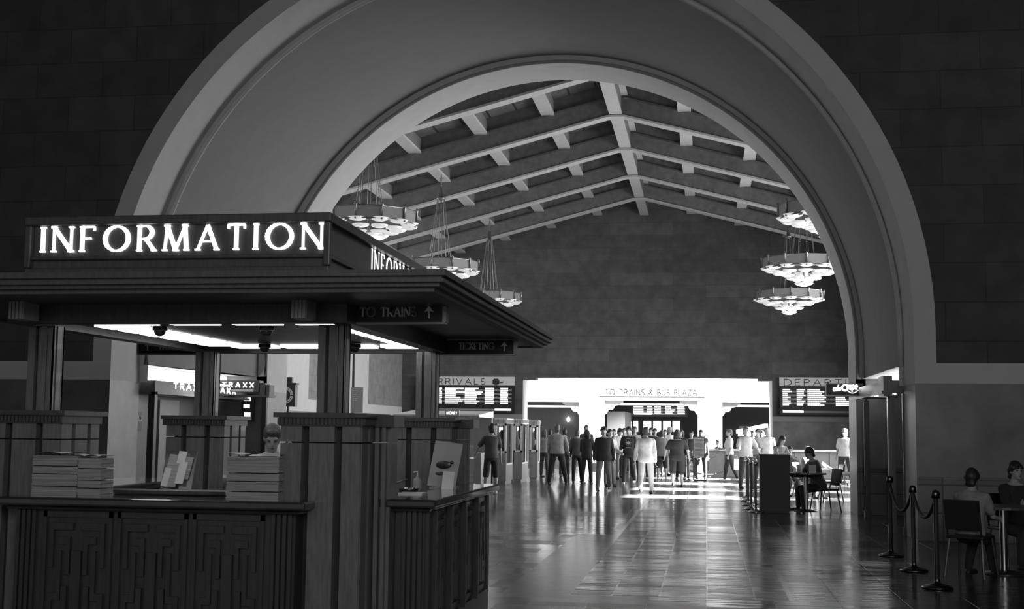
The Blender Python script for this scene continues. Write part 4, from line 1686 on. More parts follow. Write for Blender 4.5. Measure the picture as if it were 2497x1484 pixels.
# tight row of posts left of the dark podium
labs = ['front post of the tight row beside the dark podium, nearest the camera', 'second post of the tight row beside the dark podium',
        'third post of the tight row beside the dark podium', 'fourth post of the tight row beside the dark podium',
        'rear post of the tight row beside the dark podium']
for k, (px, py) in enumerate(((1843, 1249), (1832, 1241), (1825, 1231), (1822, 1222), (1821, 1214))):
    p = atZ(px, py)
    stanchion(p.x, p.y, labs[k], 1.02)
p = atZ(1841, 1228)
stanchion(p.x, p.y, 'post standing right behind the tight row, beside the podium edge', 1.02)
pts = {}
for key, px, py, lab in (('a', 1680, 1172, 'queue post left of the printed notice stand'), ('b', 1724, 1162, 'queue post right of the printed notice stand'),
                         ('c', 1806, 1173, 'thin queue post beside the man in white'), ('d', 2061, 1176, 'queue post in front of the man at the right, by the white rope'),
                         ('e', 1345, 1161, 'queue post beside the woman at the booths')):
    p = atZ(px, py)
    pts[key] = p
    stanchion(p.x, p.y, lab, 1.0)
rope('queue_rope', (pts['a'].x, pts['a'].y, .9), (pts['b'].x + .3, pts['b'].y, .72), .15, 'dark rope sloping down below the printed notice', rope_dark)
rope('queue_rope', (pts['a'].x, pts['a'].y, .35), (pts['b'].x + .6, pts['b'].y, .2), .12, 'lower dark belt sloping across the floor light by the notice stand', rope_dark)
ra, rb = atY(2004, 1127, 33), atY(2094, 1149, 27.5)
rope('queue_rope', ra, rb, .14, 'pale sagging rope bright in the sun at the right', rope_light, .04)
# foreground posts at the right
fore = []
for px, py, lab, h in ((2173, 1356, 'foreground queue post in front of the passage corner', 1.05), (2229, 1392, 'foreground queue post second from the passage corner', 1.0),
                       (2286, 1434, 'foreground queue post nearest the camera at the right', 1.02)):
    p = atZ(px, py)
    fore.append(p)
    stanchion(p.x, p.y, lab, h, m1=post_gloom, m2=metal_dark)
rope('queue_rope', (fore[0].x, fore[0].y, .93), (fore[1].x, fore[1].y, .93), .28, 'dark rope between the first two foreground posts', rope_dark, .02)
rope('queue_rope', (fore[1].x, fore[1].y, .93), (fore[2].x, fore[2].y, .93), .25, 'dark rope between the two nearer foreground posts', rope_dark, .02)

# dark podium
pa, pb = atZ(1853, 1250), atZ(1928, 1250)
Yp = (pa.y + pb.y) / 2
t = thing('podium', 'tall black podium standing in the middle right of the hall', 'podium', ((pa.x + pb.x) / 2, Yp, 0))
mb = MB()
mb.box(pa.x + .01, pb.x - .01, Yp, Yp + .45, 0.03, 1.13)
mb.box(pa.x + .04, pb.x - .04, Yp + .03, Yp + .42, 0, .03)
mb.build('body', black, t)
mb = MB()
mb.box(pa.x - .0, pb.x + .0, Yp - .02, Yp + .47, 1.13, 1.16)
mb.build('top', black, t)
mb = MB()
mb.box(pa.x + .06, pb.x - .06, Yp - .008, Yp, .12, 1.05)
mb.build('front_panel', black, t)

# printed notice on its stand
pa, pb = atY(1691, 1066, 42.5), atY(1717, 1115, 42.5)
t = thing('notice_stand', 'printed grey notice in a frame on a floor stand', 'sign', ((pa.x + pb.x) / 2, 42.5, 0))
mb = MB()
mb.box(pa.x, pb.x, 42.5, 42.53, pb.z, pa.z)
mb.build('notice', paper_grey, t)
mb = MB()
for k in range(14):
    z = pa.z - .06 - .04 * k
    mb.box(pa.x + .04, pb.x - .04 - (.06 if k % 4 == 3 else 0), 42.49, 42.5, z - .012, z)
o = mb.build('text_lines', letter_black, t)
mb = MB()
for x in (pa.x - .02, pb.x):
    mb.box(x, x + .02, 42.49, 42.54, 0.03, pa.z + .06)
mb.box(pa.x - .02, pb.x + .02, 42.49, 42.54, pa.z, pa.z + .03)
mb.box(pa.x - .08, pb.x + .08, 42.38, 42.66, 0, .03)
mb.build('frame', metal_dark, t)

# long grey service desk with white top at the back (in front of the opening, right half)
pa, pb = atY(1727, 1094, 47.3), atY(2066, 1094, 47.3)
t = thing('service_desk', 'long low grey desk with a white top across the back of the hall', 'desk', ((pa.x + pb.x) / 2, 47.3, 0))
zt = pa.z
mb = MB()
mb.box(pa.x, pb.x, 47.3, 48.2, .18, zt - .06)
mb.box(pa.x - .05, pb.x + .05, 47.2, 48.2, .0, .18)
for i in range(8):
    a = pa.x + (pb.x - pa.x) * i / 8
    mb.box(a, a + .03, 47.27, 47.3, .18, zt - .06)
mb.build('body', grey_panel, t)
mb = MB()
mb.box(pa.x - .04, pb.x + .04, 47.2, 48.3, zt - .06, zt)
mb.build('top', white_paint, t)


def cafe_table(x, y, h, r_, label, light=False):
    t = thing('cafe_table', label, 'table', (x, y, 0))
    mb = MB()
    mb.smooth = False
    mb.lathe([(0, h - .03), (r_, h - .03), (r_, h), (0, h)], (0, 0, 0), 28)
    mb.build('table_top', white_paint if light else wood_dark, t, local=True)
    mb = MB()
    mb.smooth = True
    mb.lathe([(.045, .03), (.045, h - .03)], (0, 0, 0), 14)
    mb.build('pedestal', chrome, t, local=True)
    mb = MB()
    mb.smooth = True
    mb.lathe([(0, 0), (.24, 0), (.23, .02), (.06, .05), (0, .05)], (0, 0, 0), 20)
    mb.build('foot', metal_dark, t, local=True)
    return t


def cafe_chair(x, y, rz, label, group=None):
    """metal cafe chair; the sitter faces -Y before the turn"""
    t = thing('cafe_chair', label, 'chair', (x, y, 0), rz, group)
    mb = MB()
    mb.box(-.21, .21, -.20, .21, .43, .465)
    mb.build('seat', black, t, local=True, bevel=.012)
    mb = MB()
    mb.obox((0, .25, .70), (.20, .014, .17), Matrix.Rotation(R(-9), 3, 'X'))
    mb.build('backrest', black, t, local=True, bevel=.008)
    for sx in (-1, 1):
        for sy in (-1, 1):
            mb = MB()
            mb.tube([(sx * .18, sy * .17, .44), (sx * .22, sy * .24, 0)], .014, 6)
            mb.build('leg', metal_dark, t, local=True)
        mb = MB()
        mb.tube([(sx * .19, .19, .44), (sx * .19, .29, .85)], .013, 6)
        mb.build('back_post', metal_dark, t, local=True)
    return t


pt = atZ(1937, 1246)
TX, TY_ = pt.x, pt.y + .1
cafe_table(TX + .24, TY_, .78, .42, 'round cafe table in front of the seated man in the sun')
# things on the table
def menu_card(x, y, z, w_, h_, label, m_=None, name='menu_card'):
    mb = MB()
    mb.prism([(y - .04, z), (y + .04, z), (y + .002, z + h_), (y - .002, z + h_)], w_, 'x', x - w_ / 2)
    tag(mb.build(name, m_ or paper, org=(x, y, z)), label, 'card')


def cup(x, y, z, label, h_=.10, r_=.038, m_=None):
    mb = MB()
    mb.smooth = True
    mb.lathe([(0, 0), (r_ * .75, 0), (r_, h_), (r_ * .92, h_), (r_ * .68, .008), (0, .008)], (x, y, z), 14)
    tag(mb.build('cup', m_ or white_paint, org=(x, y, z)), label, 'cup')


cup(TX + .10, TY_ - .05, .78, 'pale tall cup at the left of the cafe table beside the podium', .17, .05)
cup(TX + .22, TY_ + .08, .78, 'small dark cup in the middle of the cafe table beside the podium', .09, .04, metal_dark)
menu_card(TX + .37, TY_ - .12, .78, .14, .17, 'folded white menu card on the cafe table beside the podium')
cafe_chair(atZ(2003, 1240).x, pt.y + .10, R(-68), 'black metal chair under the seated man beside the cafe table')
ch2 = atZ(2026, 1222)
cafe_chair(ch2.x, ch2.y, R(-80), 'empty black chair right behind the seated man, legs over the sunlit floor')
# group table further back
gt = atZ(1925, 1196)
cafe_table(gt.x, gt.y, .78, .45, 'farther cafe table where several people sit behind the podium', True)
# dark foreground tables at the far right
ft = atZ(2445, 1400)
cafe_table(atY(2445, 1230, 15.6).x, 15.6, .78, .40, 'cafe table in the dark at the right edge')
cafe_chair(atY(2366, 1200, 15.2).x, 15.25, R(150), 'dark chair under the seated woman in the foreground gloom')
cafe_chair(atY(2470, 1200, 16.6).x, 16.7, R(20), 'dark chair behind the table at the right edge')

# ================================================================== PEOPLE
skin_m = mat('skin', 0.36, 0.55, noise=0.05)
hair_d = mat('dark_hair', 0.02, 0.5, noise=0.3, nscale=30)
hair_l = mat('light_hair', 0.35, 0.55, noise=0.3, nscale=30)
hair_g = mat('grey_hair', 0.085, 0.55, noise=0.3, nscale=30)
CL = {k: mat('cloth_%s' % k, v, 0.85, noise=0.18, nscale=9, bump=0.25) for k, v in
      dict(black=0.022, dark=0.045, charcoal=0.07, grey=0.16, mid=0.24, pale=0.42, white=0.68).items()}
shoe_d = mat('dark_shoe', 0.02, 0.5)
shoe_w = mat('white_shoe', 0.6, 0.5)
feature_m = mat('face_feature', 0.03, 0.5)


def fuse(mb, name, mats, parent, voxel=.012, smooth=4, shrink=0.0):
    """one continuous skin round overlapping volumes"""
    me = mb.mesh(name)
    o = bpy.data.objects.new(name, me)
    col.objects.link(o)
    r = o.modifiers.new('r', 'REMESH')
    r.mode = 'VOXEL'
    r.voxel_size = voxel
    sm = o.modifiers.new('s', 'SMOOTH')
    sm.factor = .5
    sm.iterations = smooth
    dg = bpy.context.evaluated_depsgraph_get()
    m2 = bpy.data.meshes.new_from_object(o.evaluated_get(dg))
    m2.name = name
    col.objects.unlink(o)
    bpy.data.objects.remove(o)
    bpy.data.meshes.remove(me)
    m2.materials.clear()
    for q in (mats if isinstance(mats, (list, tuple)) else [mats]):
        m2.materials.append(q)
    m2.polygons.foreach_set('use_smooth', [True] * len(m2.polygons))
    n = bpy.data.objects.new(name, m2)
    col.objects.link(n)
    n.parent = parent
    return n


def tilt(v, fwd, out, side):
    """direction of a limb hanging down (0,0,-1), swung fwd deg toward -Y and out deg to the side"""
    a, b = R(fwd), R(out)
    return Vector((side * math.sin(b) * math.cos(a), -math.sin(a) , -math.cos(a) * math.cos(b))).normalized()


def torso(mb, base, lean, W, D, infl=0.0, z0=0.0, z1=1.0, flare=0.0, turn=0):
    """lofted trunk from hips (0) to shoulders (1) above base; lean = forward degrees; returns shoulder centre"""
    rings = [(-.10, .135, .10), (-.03, .165, .115), (.05, .170, .120), (.14, .155, .110), (.24, .148, .103), (.34, .165, .112), (.42, .178, .115), (.49, .172, .10), (.54, .13, .08), (.565, .07, .06)]
    M = Matrix.Rotation(R(lean), 3, 'X')
    vs, fs = [], []
    n = 16
    use = [q for q in rings if z0 <= q[0] <= z1]
    for k, (z, rx, ry) in enumerate(use):
        fl_ = flare * max(0, (.12 - z) / .2)
        for i in range(n):
            a = 2 * math.pi * i / n
            ca, sa = math.cos(a), math.sin(a)
            ca = math.copysign(abs(ca) ** .85, ca)
            p = Vector(((rx * W + infl + fl_) * ca, (ry * D + infl + fl_) * sa, z))
            vs.append(Vector(base) + M @ p)
    for k in range(len(use) - 1):
        for i in range(n):
            fs.append((k * n + i, k * n + (i + 1) % n, (k + 1) * n + (i + 1) % n, (k + 1) * n + i))
    fs.append(tuple(range(n - 1, -1, -1)))
    fs.append(tuple((len(use) - 1) * n + i for i in range(n)))
    mb.add(vs, fs)
    return M


def hand(mb, wrist, d, side, curl=25, s=1.0):
    """palm and five separate fingers, relaxed; d = forearm direction"""
    d = Vector(d).normalized()
    fwd = Vector((0, -1, 0))
    fwd = (fwd - d * fwd.dot(d))
    if fwd.length < .2:
        fwd = Vector((0, 0, 1)) - d * d.z
    fwd.normalize()
    pn = d.cross(fwd) * side      # across the palm thickness
    c = wrist + d * .045 * s
    for k in (-1, 0, 1):
        mb.cap(wrist + fwd * .014 * k * s, .016 * s, wrist + d * .085 * s + fwd * .024 * k * s, .015 * s, 8)
    lens = (.068, .078, .072, .056)
    for k in range(4):
        off = (1.5 - k) * .0225 * s
        a = wrist + d * .088 * s + fwd * off
        L = lens[k] * s
        q = Matrix.Rotation(R(curl + 4 * k) * side, 3, fwd)
        d1 = q @ d
        d2 = (q @ q) @ d
        m_ = a + d1 * L * .5
        mb.cap(a, .0092 * s, m_, .0086 * s, 6)
        mb.cap(m_, .0086 * s, m_ + d2 * L * .5, .0075 * s, 6)
    a = wrist + d * .03 * s + fwd * .03 * s
    b = a + (d * .7 + fwd * .75).normalized() * .035 * s
    mb.cap(a, .0115 * s, b, .0105 * s, 6)
    mb.cap(b, .0105 * s, b + (d * .95 + fwd * .35).normalized() * .03 * s, .0085 * s, 6)


def person(label, x, y, rz, h=1.72, wide=1.0, top='grey', bottom='dark', sleeve='short', shorts=False, hair='short', hairc='d',
           legs=((0, 0), (0, 0)), knees=(0, 0), arms=((5, 8, 12), (5, 8, 12)), lean=0, head=(0, 0), shoes='d', jacket=0.0, seat=None,
           skirt=False, face=True, voxel=None, spread=4, extras=(), hat=False):
    """rz: 0 faces the camera side (-Y).  legs: (forward, out) of the thighs; arms: (forward, out, elbow bend)"""
    t = thing('person', label, 'person', (x, y, 0), rz)
    s = h / 1.75
    vx = voxel or .0125
    hipz = .93 if seat is None else seat + .10
    base = Vector((0, 0, hipz))
    M = Matrix.Rotation(R(lean), 3, 'X')
    T = Matrix.Scale(s, 3)
    body, shirt, pants = MB(), MB(), MB()
    torso(body, base, lean, wide, wide)
    sh_z = .50
    neck = base + M @ Vector((0, .005, .545))
    HR = Matrix.Rotation(R(head[1]), 3, 'Z') @ Matrix.Rotation(R(lean * .3 + head[0]), 3, 'X')
    hc = neck + M @ Vector((0, -.005, .045)) + HR @ Vector((0, -.012, .125))

    def H(p):
        return hc + HR @ Vector(p)
    body.cap(neck - M @ Vector((0, 0, .05)), .058, hc - HR @ Vector((0, -.012, .06)), .052, 12)
    body.ball(H((0, .012, .025)), (.077, .096, .105), 16, 12, HR)
    body.ball(H((0, -.022, -.045)), (.058, .066, .07), 14, 10, HR)
    body.cap(H((0, -.088, .012)), .009, H((0, -.106, -.022)), .013, 8)      # nose
    body.ball(H((0, -.075, -.092)), (.024, .02, .018), 8, 6, HR)            # chin
    body.ball(H((0, -.086, -.056)), (.026, .012, .010), 8, 6, HR)           # lips
    for sd_ in (-1, 1):
        body.ball(H((sd_ * .078, .012, -.005)), (.010, .02, .032), 8, 6, HR)   # ears
        body.ball(H((sd_ * .032, -.082, .032)), (.026, .010, .008), 8, 6, HR)  # brow
    # arms
    sleeve_end = {'short': .55, 'mid': 1.2, 'long': 2.0, 'none': .12}[sleeve]
    for k, sd_ in enumerate((-1, 1)):
        sh = base + M @ Vector((sd_ * .175 * (wide * .5 + .5), .0, .475))
        fw, out, elb = arms[k][:3]
        inn = arms[k][3] if len(arms[k]) > 3 else 0
        d1 = tilt(None, fw, out, sd_)
        el = sh + d1 * .30
        d2 = tilt(None, fw + elb, out * .4 - inn, sd_)
        wr = el + d2 * .255
        aw = .5 + .5 * wide
        body.cap(sh, .052 * aw, el, .038 * aw, 10)
        body.cap(el, .038 * aw, wr, .026, 10)
        hand(body, wr, d2, sd_)
        i_ = .014
        if sleeve_end > 1:
            shirt.cap(sh, .056 * aw + i_, el, .042 * aw + i_, 10)
            e2 = el.lerp(wr, min(1, sleeve_end - 1) * .97)
            shirt.cap(el, .042 * aw + i_, e2, .031 + i_, 10)
        else:
            e1 = sh.lerp(el, sleeve_end + .15)
            shirt.cap(sh, .058 * aw + i_, e1, .050 * aw + i_ * 1.4, 10)
    # legs
    feet = []
    for k, sd_ in enumerate((-1, 1)):
        hp = base + Vector((sd_ * .095 * wide, 0, -.04))
        fw, out = legs[k]
        d1 = tilt(None, fw, out + spread, sd_)
        kn = hp + d1 * .43
        d2 = tilt(None, fw - knees[k], out + spread * .6, sd_)
        an = kn + d2 * .40
        body.cap(hp, .078 * wide, kn, .052, 12)
        body.cap(kn, .052, kn.lerp(an, .35) + Vector((0, .012, 0)), .054, 10)
        body.cap(kn.lerp(an, .35) + Vector((0, .012, 0)), .052, an, .033, 10)
        fdir = Vector((0, -1, 0)) if knees[k] < 35 or seat is not None else (Vector((0, -1, 0)) * .5 + d2 * .8).normalized()
        fdir = Matrix.Rotation(R(-sd_ * 8), 3, 'Z') @ fdir
        heel = an + Vector((0, .02, -.045))
        toe = heel + fdir * .20
        feet.append((heel, toe, an))
        body.cap(heel, .028, toe, .024, 8)
        body.cap(an, .033, heel + fdir * .05, .028, 8)
        i_ = .016
        if shorts:
            kk = hp.lerp(kn, .98)
            pants.cap(hp, .084 * wide + i_, kk, .066 * wide + i_ * 1.3, 12)
        else:
            pants.cap(hp, .082 * wide + i_, kn, .060 * (wide * .5 + .5) + i_, 12)
            pants.cap(kn, .060 * (wide * .5 + .5) + i_, an + Vector((0, .0, .03)), .040 + i_, 12)
    torso(pants, base, lean * .3, wide, wide, .017, -.12, .10)
    torso(shirt, base, lean, wide, wide, .020 + jacket * .4, -.04 if jacket == 0 else -.11, .555, flare=.012 + jacket)
    for sd_ in (-1, 1):
        shirt.cap(base + M @ Vector((0, .01, .515)), .058, base + M @ Vector((sd_ * .175 * (wide * .5 + .5), 0, .475)), .062, 10)
        body.cap(base + M @ Vector((0, .01, .50)), .05, base + M @ Vector((sd_ * .165 * (wide * .5 + .5), 0, .470)), .05, 10)
    # scale to the person's height
    for mb_ in (body, shirt, pants):
        mb_.v = [tuple(Vector(q) * s) for q in mb_.v]
    fuse(body, 'body', skin_m, t, vx * .85, 3)
    fuse(pants, 'shorts' if shorts else 'trousers', CL[bottom], t, vx * 1.1, 3)
    fuse(shirt, 'jacket' if jacket else 'shirt', CL[top], t, vx * 1.1, 3)
    for (heel, toe, an) in feet:
        mb = MB()
        d = (toe - heel).normalized()
        mb.cap(heel, .042, heel + d * .09, .046, 10)
        mb.cap(heel + d * .08, .045, toe, .036, 10)
        mb.cap(an + Vector((0, 0, -.01)), .042, heel + d * .04, .044, 10)
        lowest = (heel.z + toe.z) / 2 - .045
        mb.v = [tuple(Vector((q[0], q[1], max(q[2], min(heel.z, toe.z) - .034))) * s) for q in mb.v]
        fuse(mb, 'shoe', shoe_w if shoes == 'w' else shoe_d, t, .012, 2)
    # hair
    mb = MB()
    mb.ball(H((0, .024, .048)), (.088, .104, .098), 18, 12, HR)
    mb.ball(H((0, .052, -.005)), (.083, .075, .085), 14, 10, HR)
    mb.cap(H((-.03, .075, -.07)), .045, H((.03, .075, -.07)), .045, 10)
    if hair == 'short':
        mb.ball(H((0, -.062, .098)), (.058, .034, .030), 12, 8, HR)
    if hair == 'long':
        for sd_ in (-1, 0, 1):
            mb.cap(H((sd_ * .062, .05, .03)), .05, H((sd_ * .075, .07 - abs(sd_) * .02, -.24)), .035, 10)
        mb.cap(H((-.078, .01, .03)), .026, H((-.085, .0, -.15)), .025, 8)
        mb.cap(H((.078, .01, .03)), .026, H((.085, .0, -.15)), .025, 8)
    if hair == 'mop':
        mb.ball(H((0, .035, .03)), (.094, .102, .10), 16, 12, HR)
        for a in range(0, 360, 36):
            mb.cap(H((.06 * math.cos(R(a)), .02 + .07 * math.sin(R(a)), .07)), .035, H((.086 * math.cos(R(a)), .02 + .095 * math.sin(R(a)), .045 - .03 * (math.sin(R(a)) > -.3))), .024, 8)
    if hat:
        mb.ball(H((0, -.09, .07)), (.075, .07, .012), 12, 6, HR)
    mb.v = [tuple(Vector(q) * s) for q in mb.v]
    fuse(mb, 'hair' if not hat else 'cap', {'d': hair_d, 'l': hair_l, 'g': hair_g}[hairc], t, .011, 2)
    if face:
        mb = MB()
        for sd_ in (-1, 1):
            mb.ball(H((sd_ * .031, -.083, .014)), (.013, .008, .007), 8, 6, HR)
        mb.v = [tuple(Vector(q) * s) for q in mb.v]
        mb.build('eyes', feature_m, t, local=True)
        mb = MB()
        mb.ball(H((0, -.097, -.056)), (.020, .005, .0035), 8, 6, HR)
        mb.v = [tuple(Vector(q) * s) for q in mb.v]
        mb.build('mouth', feature_m, t, local=True)
    # stand on the floor
    low = min(min(f[0].z, f[1].z) for f in feet) * s - .034 * s
    t.location.z = -low if seat is None else 0
    return t


def at_feet(px, py):
    p = atZ(px, py)
    return p.x, p.y


def at_head(px, Y):
    return atY(px, 1050, Y).x, Y


STAND = ((0, 0), (0, 0))
WALK = ((22, 0), (-16, 0))
WK = (8, 26)
BACK = R(180)
x, y = at_feet(1197, 1205)
person('boy in dark t-shirt and shorts seen from behind beside the grey booths', x, y, R(200), 1.70, .95, 'charcoal', 'black', shorts=True, legs=((4, 0), (-6, 3)),
       arms=((6, 14, 10), (18, 34, 8)), shoes='w', hair='short')
x, y = at_feet(1358, 1182)
person('broad man in grey t-shirt and dark trousers standing with his back turned', x, y, R(182), 1.74, 1.16, 'mid', 'black', legs=((2, 6), (0, 4)),
       arms=((4, 22, 14), (4, 14, 12)), hairc='g', spread=6)
x, y = at_feet(1327, 1163)
person('woman with light hair and striped bag at the booths, seen from behind', x, y, R(160), 1.58, .92, 'mid', 'dark', hair='long', hairc='g', arms=((30, 10, 60), (10, 12, 30)))
x, y = at_feet(1431, 1180)
person('long haired woman in dark clothes seen from behind in the middle of the crowd', x, y, R(165), 1.58, .98, 'black', 'black', sleeve='mid', hair='long', legs=((2, 0), (-4, 0)),
       arms=((14, 12, 30), (6, 8, 20)), jacket=.01)
x, y = at_feet(1407, 1178)
person('person in dark trousers half hidden left of the long haired woman', x, y, R(190), 1.60, .9, 'charcoal', 'black', sleeve='long', hair='short', hairc='g', legs=((10, 2), (-8, 0)), arms=((10, 10, 30), (6, 8, 20)))
x, y = at_head(1430, 46)
person('man whose dark head shows above the long haired woman', x, y, R(10), 1.74, 1.0, 'dark', 'dark')
x, y = at_feet(1472, 1198)
person('young man in open black jacket and jeans walking toward the camera', x, y, R(6), 1.68, 1.06, 'black', 'grey', sleeve='long', jacket=.03, hair='mop', legs=((10, 2), (-12, 2)), knees=(4, 16),
       arms=((4, 12, 14), (-4, 14, 16)))
x, y = at_head(1487, 37)
person('person in pale striped jacket just behind the young man in the black jacket', x, y, R(30), 1.60, 1.0, 'pale', 'grey', sleeve='long', jacket=.02, arms=((12, 8, 50), (12, 10, 60)))
x, y = at_head(1510, 43)
person('man in white shirt looking down at something in his hands', x, y, R(25), 1.66, 1.0, 'white', 'charcoal', head=(28, 0), legs=((8, 0), (-10, 0)), knees=(4, 12), arms=((22, 8, 70, 12), (22, 8, 70, 12)), shoes='d')
x, y = at_feet(1533, 1181)
pm = person('young man in dark t-shirt with a printed sun walking toward the camera', x, y, R(-4), 1.70, 1.0, 'black', 'dark', sleeve='mid', hair='mop', legs=((12, 0), (-12, 0)), knees=(4, 16),
            arms=((8, 12, 22), (-6, 14, 16)), shoes='w')
mb = MB()
s_ = 1.70 / 1.75
cy, cz = -.152, 1.24
mb.prism([(.05 * math.cos(R(a)), cz + .05 * math.sin(R(a))) for a in range(0, 360, 24)], .006, 'y', cy)
for a in range(0, 360, 45):
    c0, s0 = math.cos(R(a)), math.sin(R(a))
    mb.prism([(.065 * c0 - .012 * s0, cz + .065 * s0 + .012 * c0), (.095 * c0, cz + .095 * s0), (.065 * c0 + .012 * s0, cz + .065 * s0 - .012 * c0)], .006, 'y', cy)
mb.box(-.07, .07, cy, cy + .006, cz + .12, cz + .132)
mb.box(-.07, .07, cy, cy + .006, cz - .135, cz - .125)
mb.build('sun_print', CL['pale'], pm, local=True)
x, y = at_feet(1575, 1204)
person('man in white shirt and pale trousers walking away in the sunlight', x, y, R(183), 1.68, 1.10, 'white', 'pale', sleeve='long', hairc='g', legs=((14, 0), (-12, 0)), knees=(6, 22),
       arms=((-6, 10, 8), (14, 16, 10)), jacket=.012)
for (px, Y, rz, hh, tp, bt, hr, hcx, lab, kw) in (
    (1548, 46, 15, 1.72, 'mid', 'dark', 'short', 'g', 'man in a light jacket just left of the man in white, farther back', dict(sleeve='long')),
    (1597, 45.2, 8, 1.66, 'black', 'black', 'short', 'd', 'man in dark jacket facing the camera right of the man in white', dict(sleeve='long', jacket=.02)),
    (1587, 47, -6, 1.68, 'charcoal', 'dark', 'short', 'd', 'man with dark hair farther back between the man in white and the dark jacket', dict(sleeve='long')),
    (1633, 47, 30, 1.72, 'pale', 'mid', 'short', 'l', 'person in a pale top behind the big man in black, head to his left', dict()),
    (1622, 49, 0, 1.62, 'dark', 'dark', 'short', 'd', 'person in dark top deep between the grey jacket and the big man', dict()),
    (1661, 43.6, -20, 1.62, 'black', 'black', 'long', 'd', 'person with long dark hair just right of the big man in black', dict(sleeve='long')),
    (1686, 45, 10, 1.58, 'black', 'black', 'short', 'd', 'person in black standing left of the printed notice', dict(sleeve='long', wide=1.15)),
    (1709, 44, 4, 1.62, 'black', 'black', 'short', 'd', 'person in black standing behind the printed notice', dict(sleeve='long', wide=1.2)),
    (1848, 43, -30, 1.66, 'pale', 'mid', 'short', 'd', 'person in pale top just right of the man with folded arms', dict(sleeve='short', arms=((20, 10, 70, 10), (20, 10, 60)))),
    (1858, 45, -10, 1.62, 'mid', 'dark', 'short', 'd', 'person in patterned grey top behind the podium row', dict(sleeve='short')),
    (1872, 41, 160, 1.70, 'white', 'grey', 'short', 'l', 'man in bright white shirt seen from behind left of the bending woman', dict(sleeve='short')),
    (1836, 49, 0, 1.62, 'charcoal', 'dark', 'short', 'd', 'dark haired person deep behind the man with folded arms', dict()),
    (1522, 49, -5, 1.66, 'grey', 'dark', 'short', 'd', 'person in grey deep behind the young man with the sun print', dict()),
    (1342, 50, 170, 1.60, 'dark', 'dark', 'short', 'd', 'person in dark clothes deep behind the broad man in grey', dict()),
    (1377, 44, 175, 1.62, 'charcoal', 'dark', 'short', 'd', 'person in dark clothes carrying bags right of the broad man in grey', dict(sleeve='long')),
    (1497, 47, 0, 1.62, 'dark', 'black', 'short', 'd', 'dark haired person deep between the black jacket and the white shirt', dict()),
    (1571, 50, 0, 1.64, 'dark', 'dark', 'short', 'd', 'dark haired person deep behind the man in white', dict())):
    x, y = at_head(px, Y)
    kw = dict(kw)
    wd = kw.pop('wide', 1.0)
    person(lab, x, y, R(rz), hh, wd, tp, bt, hair=hr, hairc=hcx, voxel=.015, legs=((4, 0), (-4, 0)), **kw)
x, y = at_feet(1614, 1169)
person('person in grey jacket with white hem and dark shorts seen from behind', x, y, R(175), 1.60, 1.0, 'grey', 'black', sleeve='long', shorts=True, jacket=.02, shoes='w', legs=((6, 0), (-6, 0)))
x, y = at_feet(1651, 1188)
person('big man in dark shirt and long shorts walking away over the sunlit stripes', x, y, R(188), 1.62, 1.28, 'black', 'black', shorts=True, hair='long', hairc='d', legs=((12, 0), (-14, 0)), knees=(4, 18),
       arms=((0, 26, 12), (6, 26, 20)), jacket=.012)
x, y = at_feet(1779, 1173)
person('man in bright white t-shirt looking left, bag in his hand', x, y, R(-75), 1.66, 1.0, 'white', 'charcoal', legs=((10, 0), (-12, 0)), knees=(2, 10), arms=((20, 6, 55), (4, 8, 12)), shoes='w', hairc='g')
x, y = at_head(1819, 37.2)
person('man in pale shirt and dark trousers standing with folded arms near the podium', x, y, R(12), 1.72, 1.02, 'pale', 'black', hat=True, hairc='g', legs=((3, 3), (-2, 3)), arms=((18, 20, 75, 25), (8, 30, 20)), shoes='d')
x, y = at_head(2060, 40.5)
person('man in white t-shirt turned left in full sun at the right', x, y, R(-35), 1.70, 1.22, 'white', 'dark', hairc='l', legs=((3, 2), (-3, 2)), arms=((2, 12, 12), (6, 16, 10)))
# seated people: seat height .45
SIT = ((82, 4), (80, 8))
SK = (84, 80)
x, y = atY(1996, 1100, 27.2).x, 27.25
person('seated man in dark jacket bent over the cafe table beside the podium', x, y, R(-72), 1.66, 1.05, 'charcoal', 'black', sleeve='long', seat=.46, legs=SIT, knees=SK, lean=16, head=(14, 0),
       arms=((30, 8, 60), (34, 10, 60)), hair='mop', jacket=.012, shoes='d')
x, y = at_head(1893, 33.2)
person('woman with long loose hair bending over behind the podium', x, y, R(35), 1.52, .95, 'mid', 'dark', sleeve='none', hair='long', lean=20, head=(20, 10), arms=((40, 12, 30), (40, 14, 30)))
x, y = at_head(1925, 33.6)
person('dark haired person sitting low just right of the bending woman', x, y, R(10), 1.56, 1.0, 'charcoal', 'dark', seat=.46, legs=SIT, knees=SK, arms=((30, 8, 60), (34, 10, 60)))
x, y = at_head(1963, 32.5)
person('person in a cap sitting at the farther cafe table', x, y, R(50), 1.58, 1.05, 'grey', 'dark', seat=.46, legs=SIT, knees=SK, lean=10, arms=((30, 8, 60), (34, 10, 60)), hat=True, hairc='l')
x, y = at_head(1752, 49.3)
person('person sitting behind the long white topped desk', x, y, R(-60), 1.58, 1.0, 'charcoal', 'dark', seat=.50, legs=SIT, knees=SK, arms=((30, 8, 60), (34, 10, 60)))
x, y = atY(2366, 1200, 15.2).x, 15.25
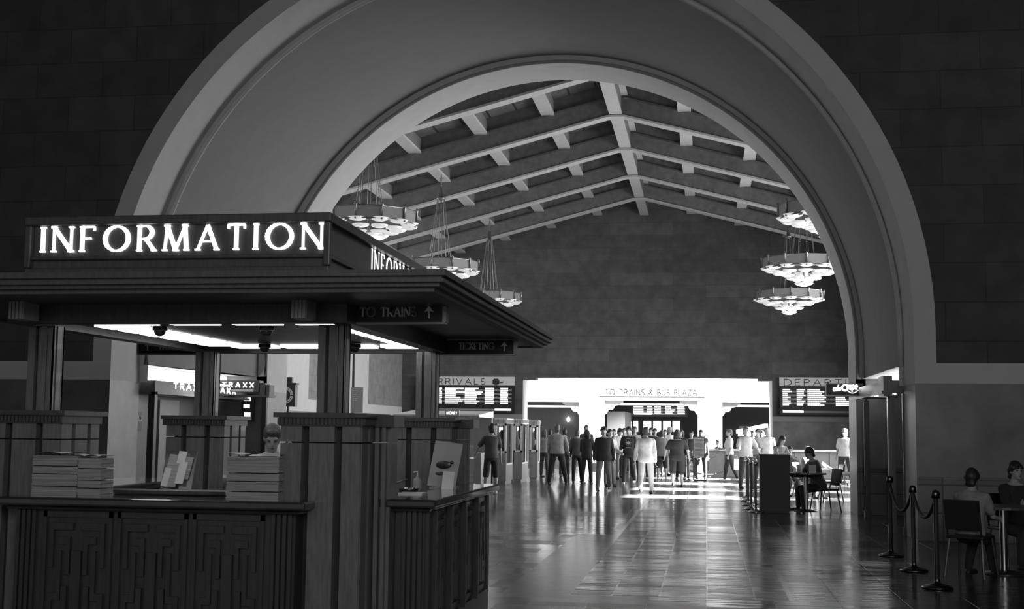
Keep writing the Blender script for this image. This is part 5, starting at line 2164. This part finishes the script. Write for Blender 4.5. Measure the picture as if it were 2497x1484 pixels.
person('seated woman in grey top at the far right in the gloom, back to the camera', x, y, R(150), 1.52, 1.0, 'mid', 'black', sleeve='short', seat=.46, legs=SIT, knees=SK, lean=10, arms=((30, 10, 50), (34, 10, 60)), hair='mop')
x, y = atY(2466, 1200, 16.6).x, 16.6
person('seated person in black behind the table at the right edge', x, y, R(20), 1.60, 1.0, 'black', 'black', sleeve='long', seat=.46, legs=SIT, knees=SK, lean=10, arms=((40, 10, 60), (34, 10, 60)), hair='mop')
# clerk inside the kiosk
x, y = atY(663, 1080, 11.0).x, 11.0
person('grey haired clerk standing bent inside the information kiosk, only hair showing', x, y, R(20), 1.60, 1.0, 'white', 'dark', lean=8, head=(24, 0), hairc='g', arms=((26, 8, 60), (26, 8, 60)))
for (px, Y, lab) in ((1925, 33.6, 'dark chair under the person sitting low right of the bending woman'), (1963, 32.5, 'dark chair under the person in a cap'),
                     (1752, 49.3, 'dark chair behind the long white topped desk')):
    x, y = at_head(px, Y)
    cafe_chair(x, y + .02, R(10 if px == 1925 else (50 if px == 1963 else -60)), lab)
# carried things
x, y = at_feet(1386, 1182)
t = thing('walking_stick', 'thin dark walking stick with a pale knob between the broad man and the woman', 'stick', (x, y, 0))
mb = MB()
mb.tube([(0, 0, 0), (0, 0, .92)], .012, 8)
mb.build('shaft', black, t, local=True)
mb = MB()
mb.smooth = True
mb.ball((0, 0, .95), (.04, .04, .045), 10, 8)
mb.build('knob', chrome, t, local=True)


def bag(px, Y, z, w_, h_, label, m_):
    q = atY(px, 1100, Y)
    t = thing('shopping_bag', label, 'bag', (q.x, Y, z))
    mb = MB()
    mb.prism([(-w_ / 2, 0), (w_ / 2, 0), (w_ * .42, h_), (-w_ * .42, h_)], .12, 'y', -.06)
    mb.build('bag_body', m_, t, local=True, bevel=.01)
    mb = MB()
    mb.tube([(-w_ * .25, 0, h_), (-w_ * .15, 0, h_ + .12), (w_ * .15, 0, h_ + .12), (w_ * .25, 0, h_)], .006, 6)
    mb.build('handle', m_, t, local=True)


bag(1446, 38.6, .36, .22, .26, 'white paper bag hanging between the long haired woman and the black jacket', CL['white'])
bag(1795, 40.9, .42, .16, .34, 'white bag hanging beside the man in the bright white t-shirt', CL['white'])
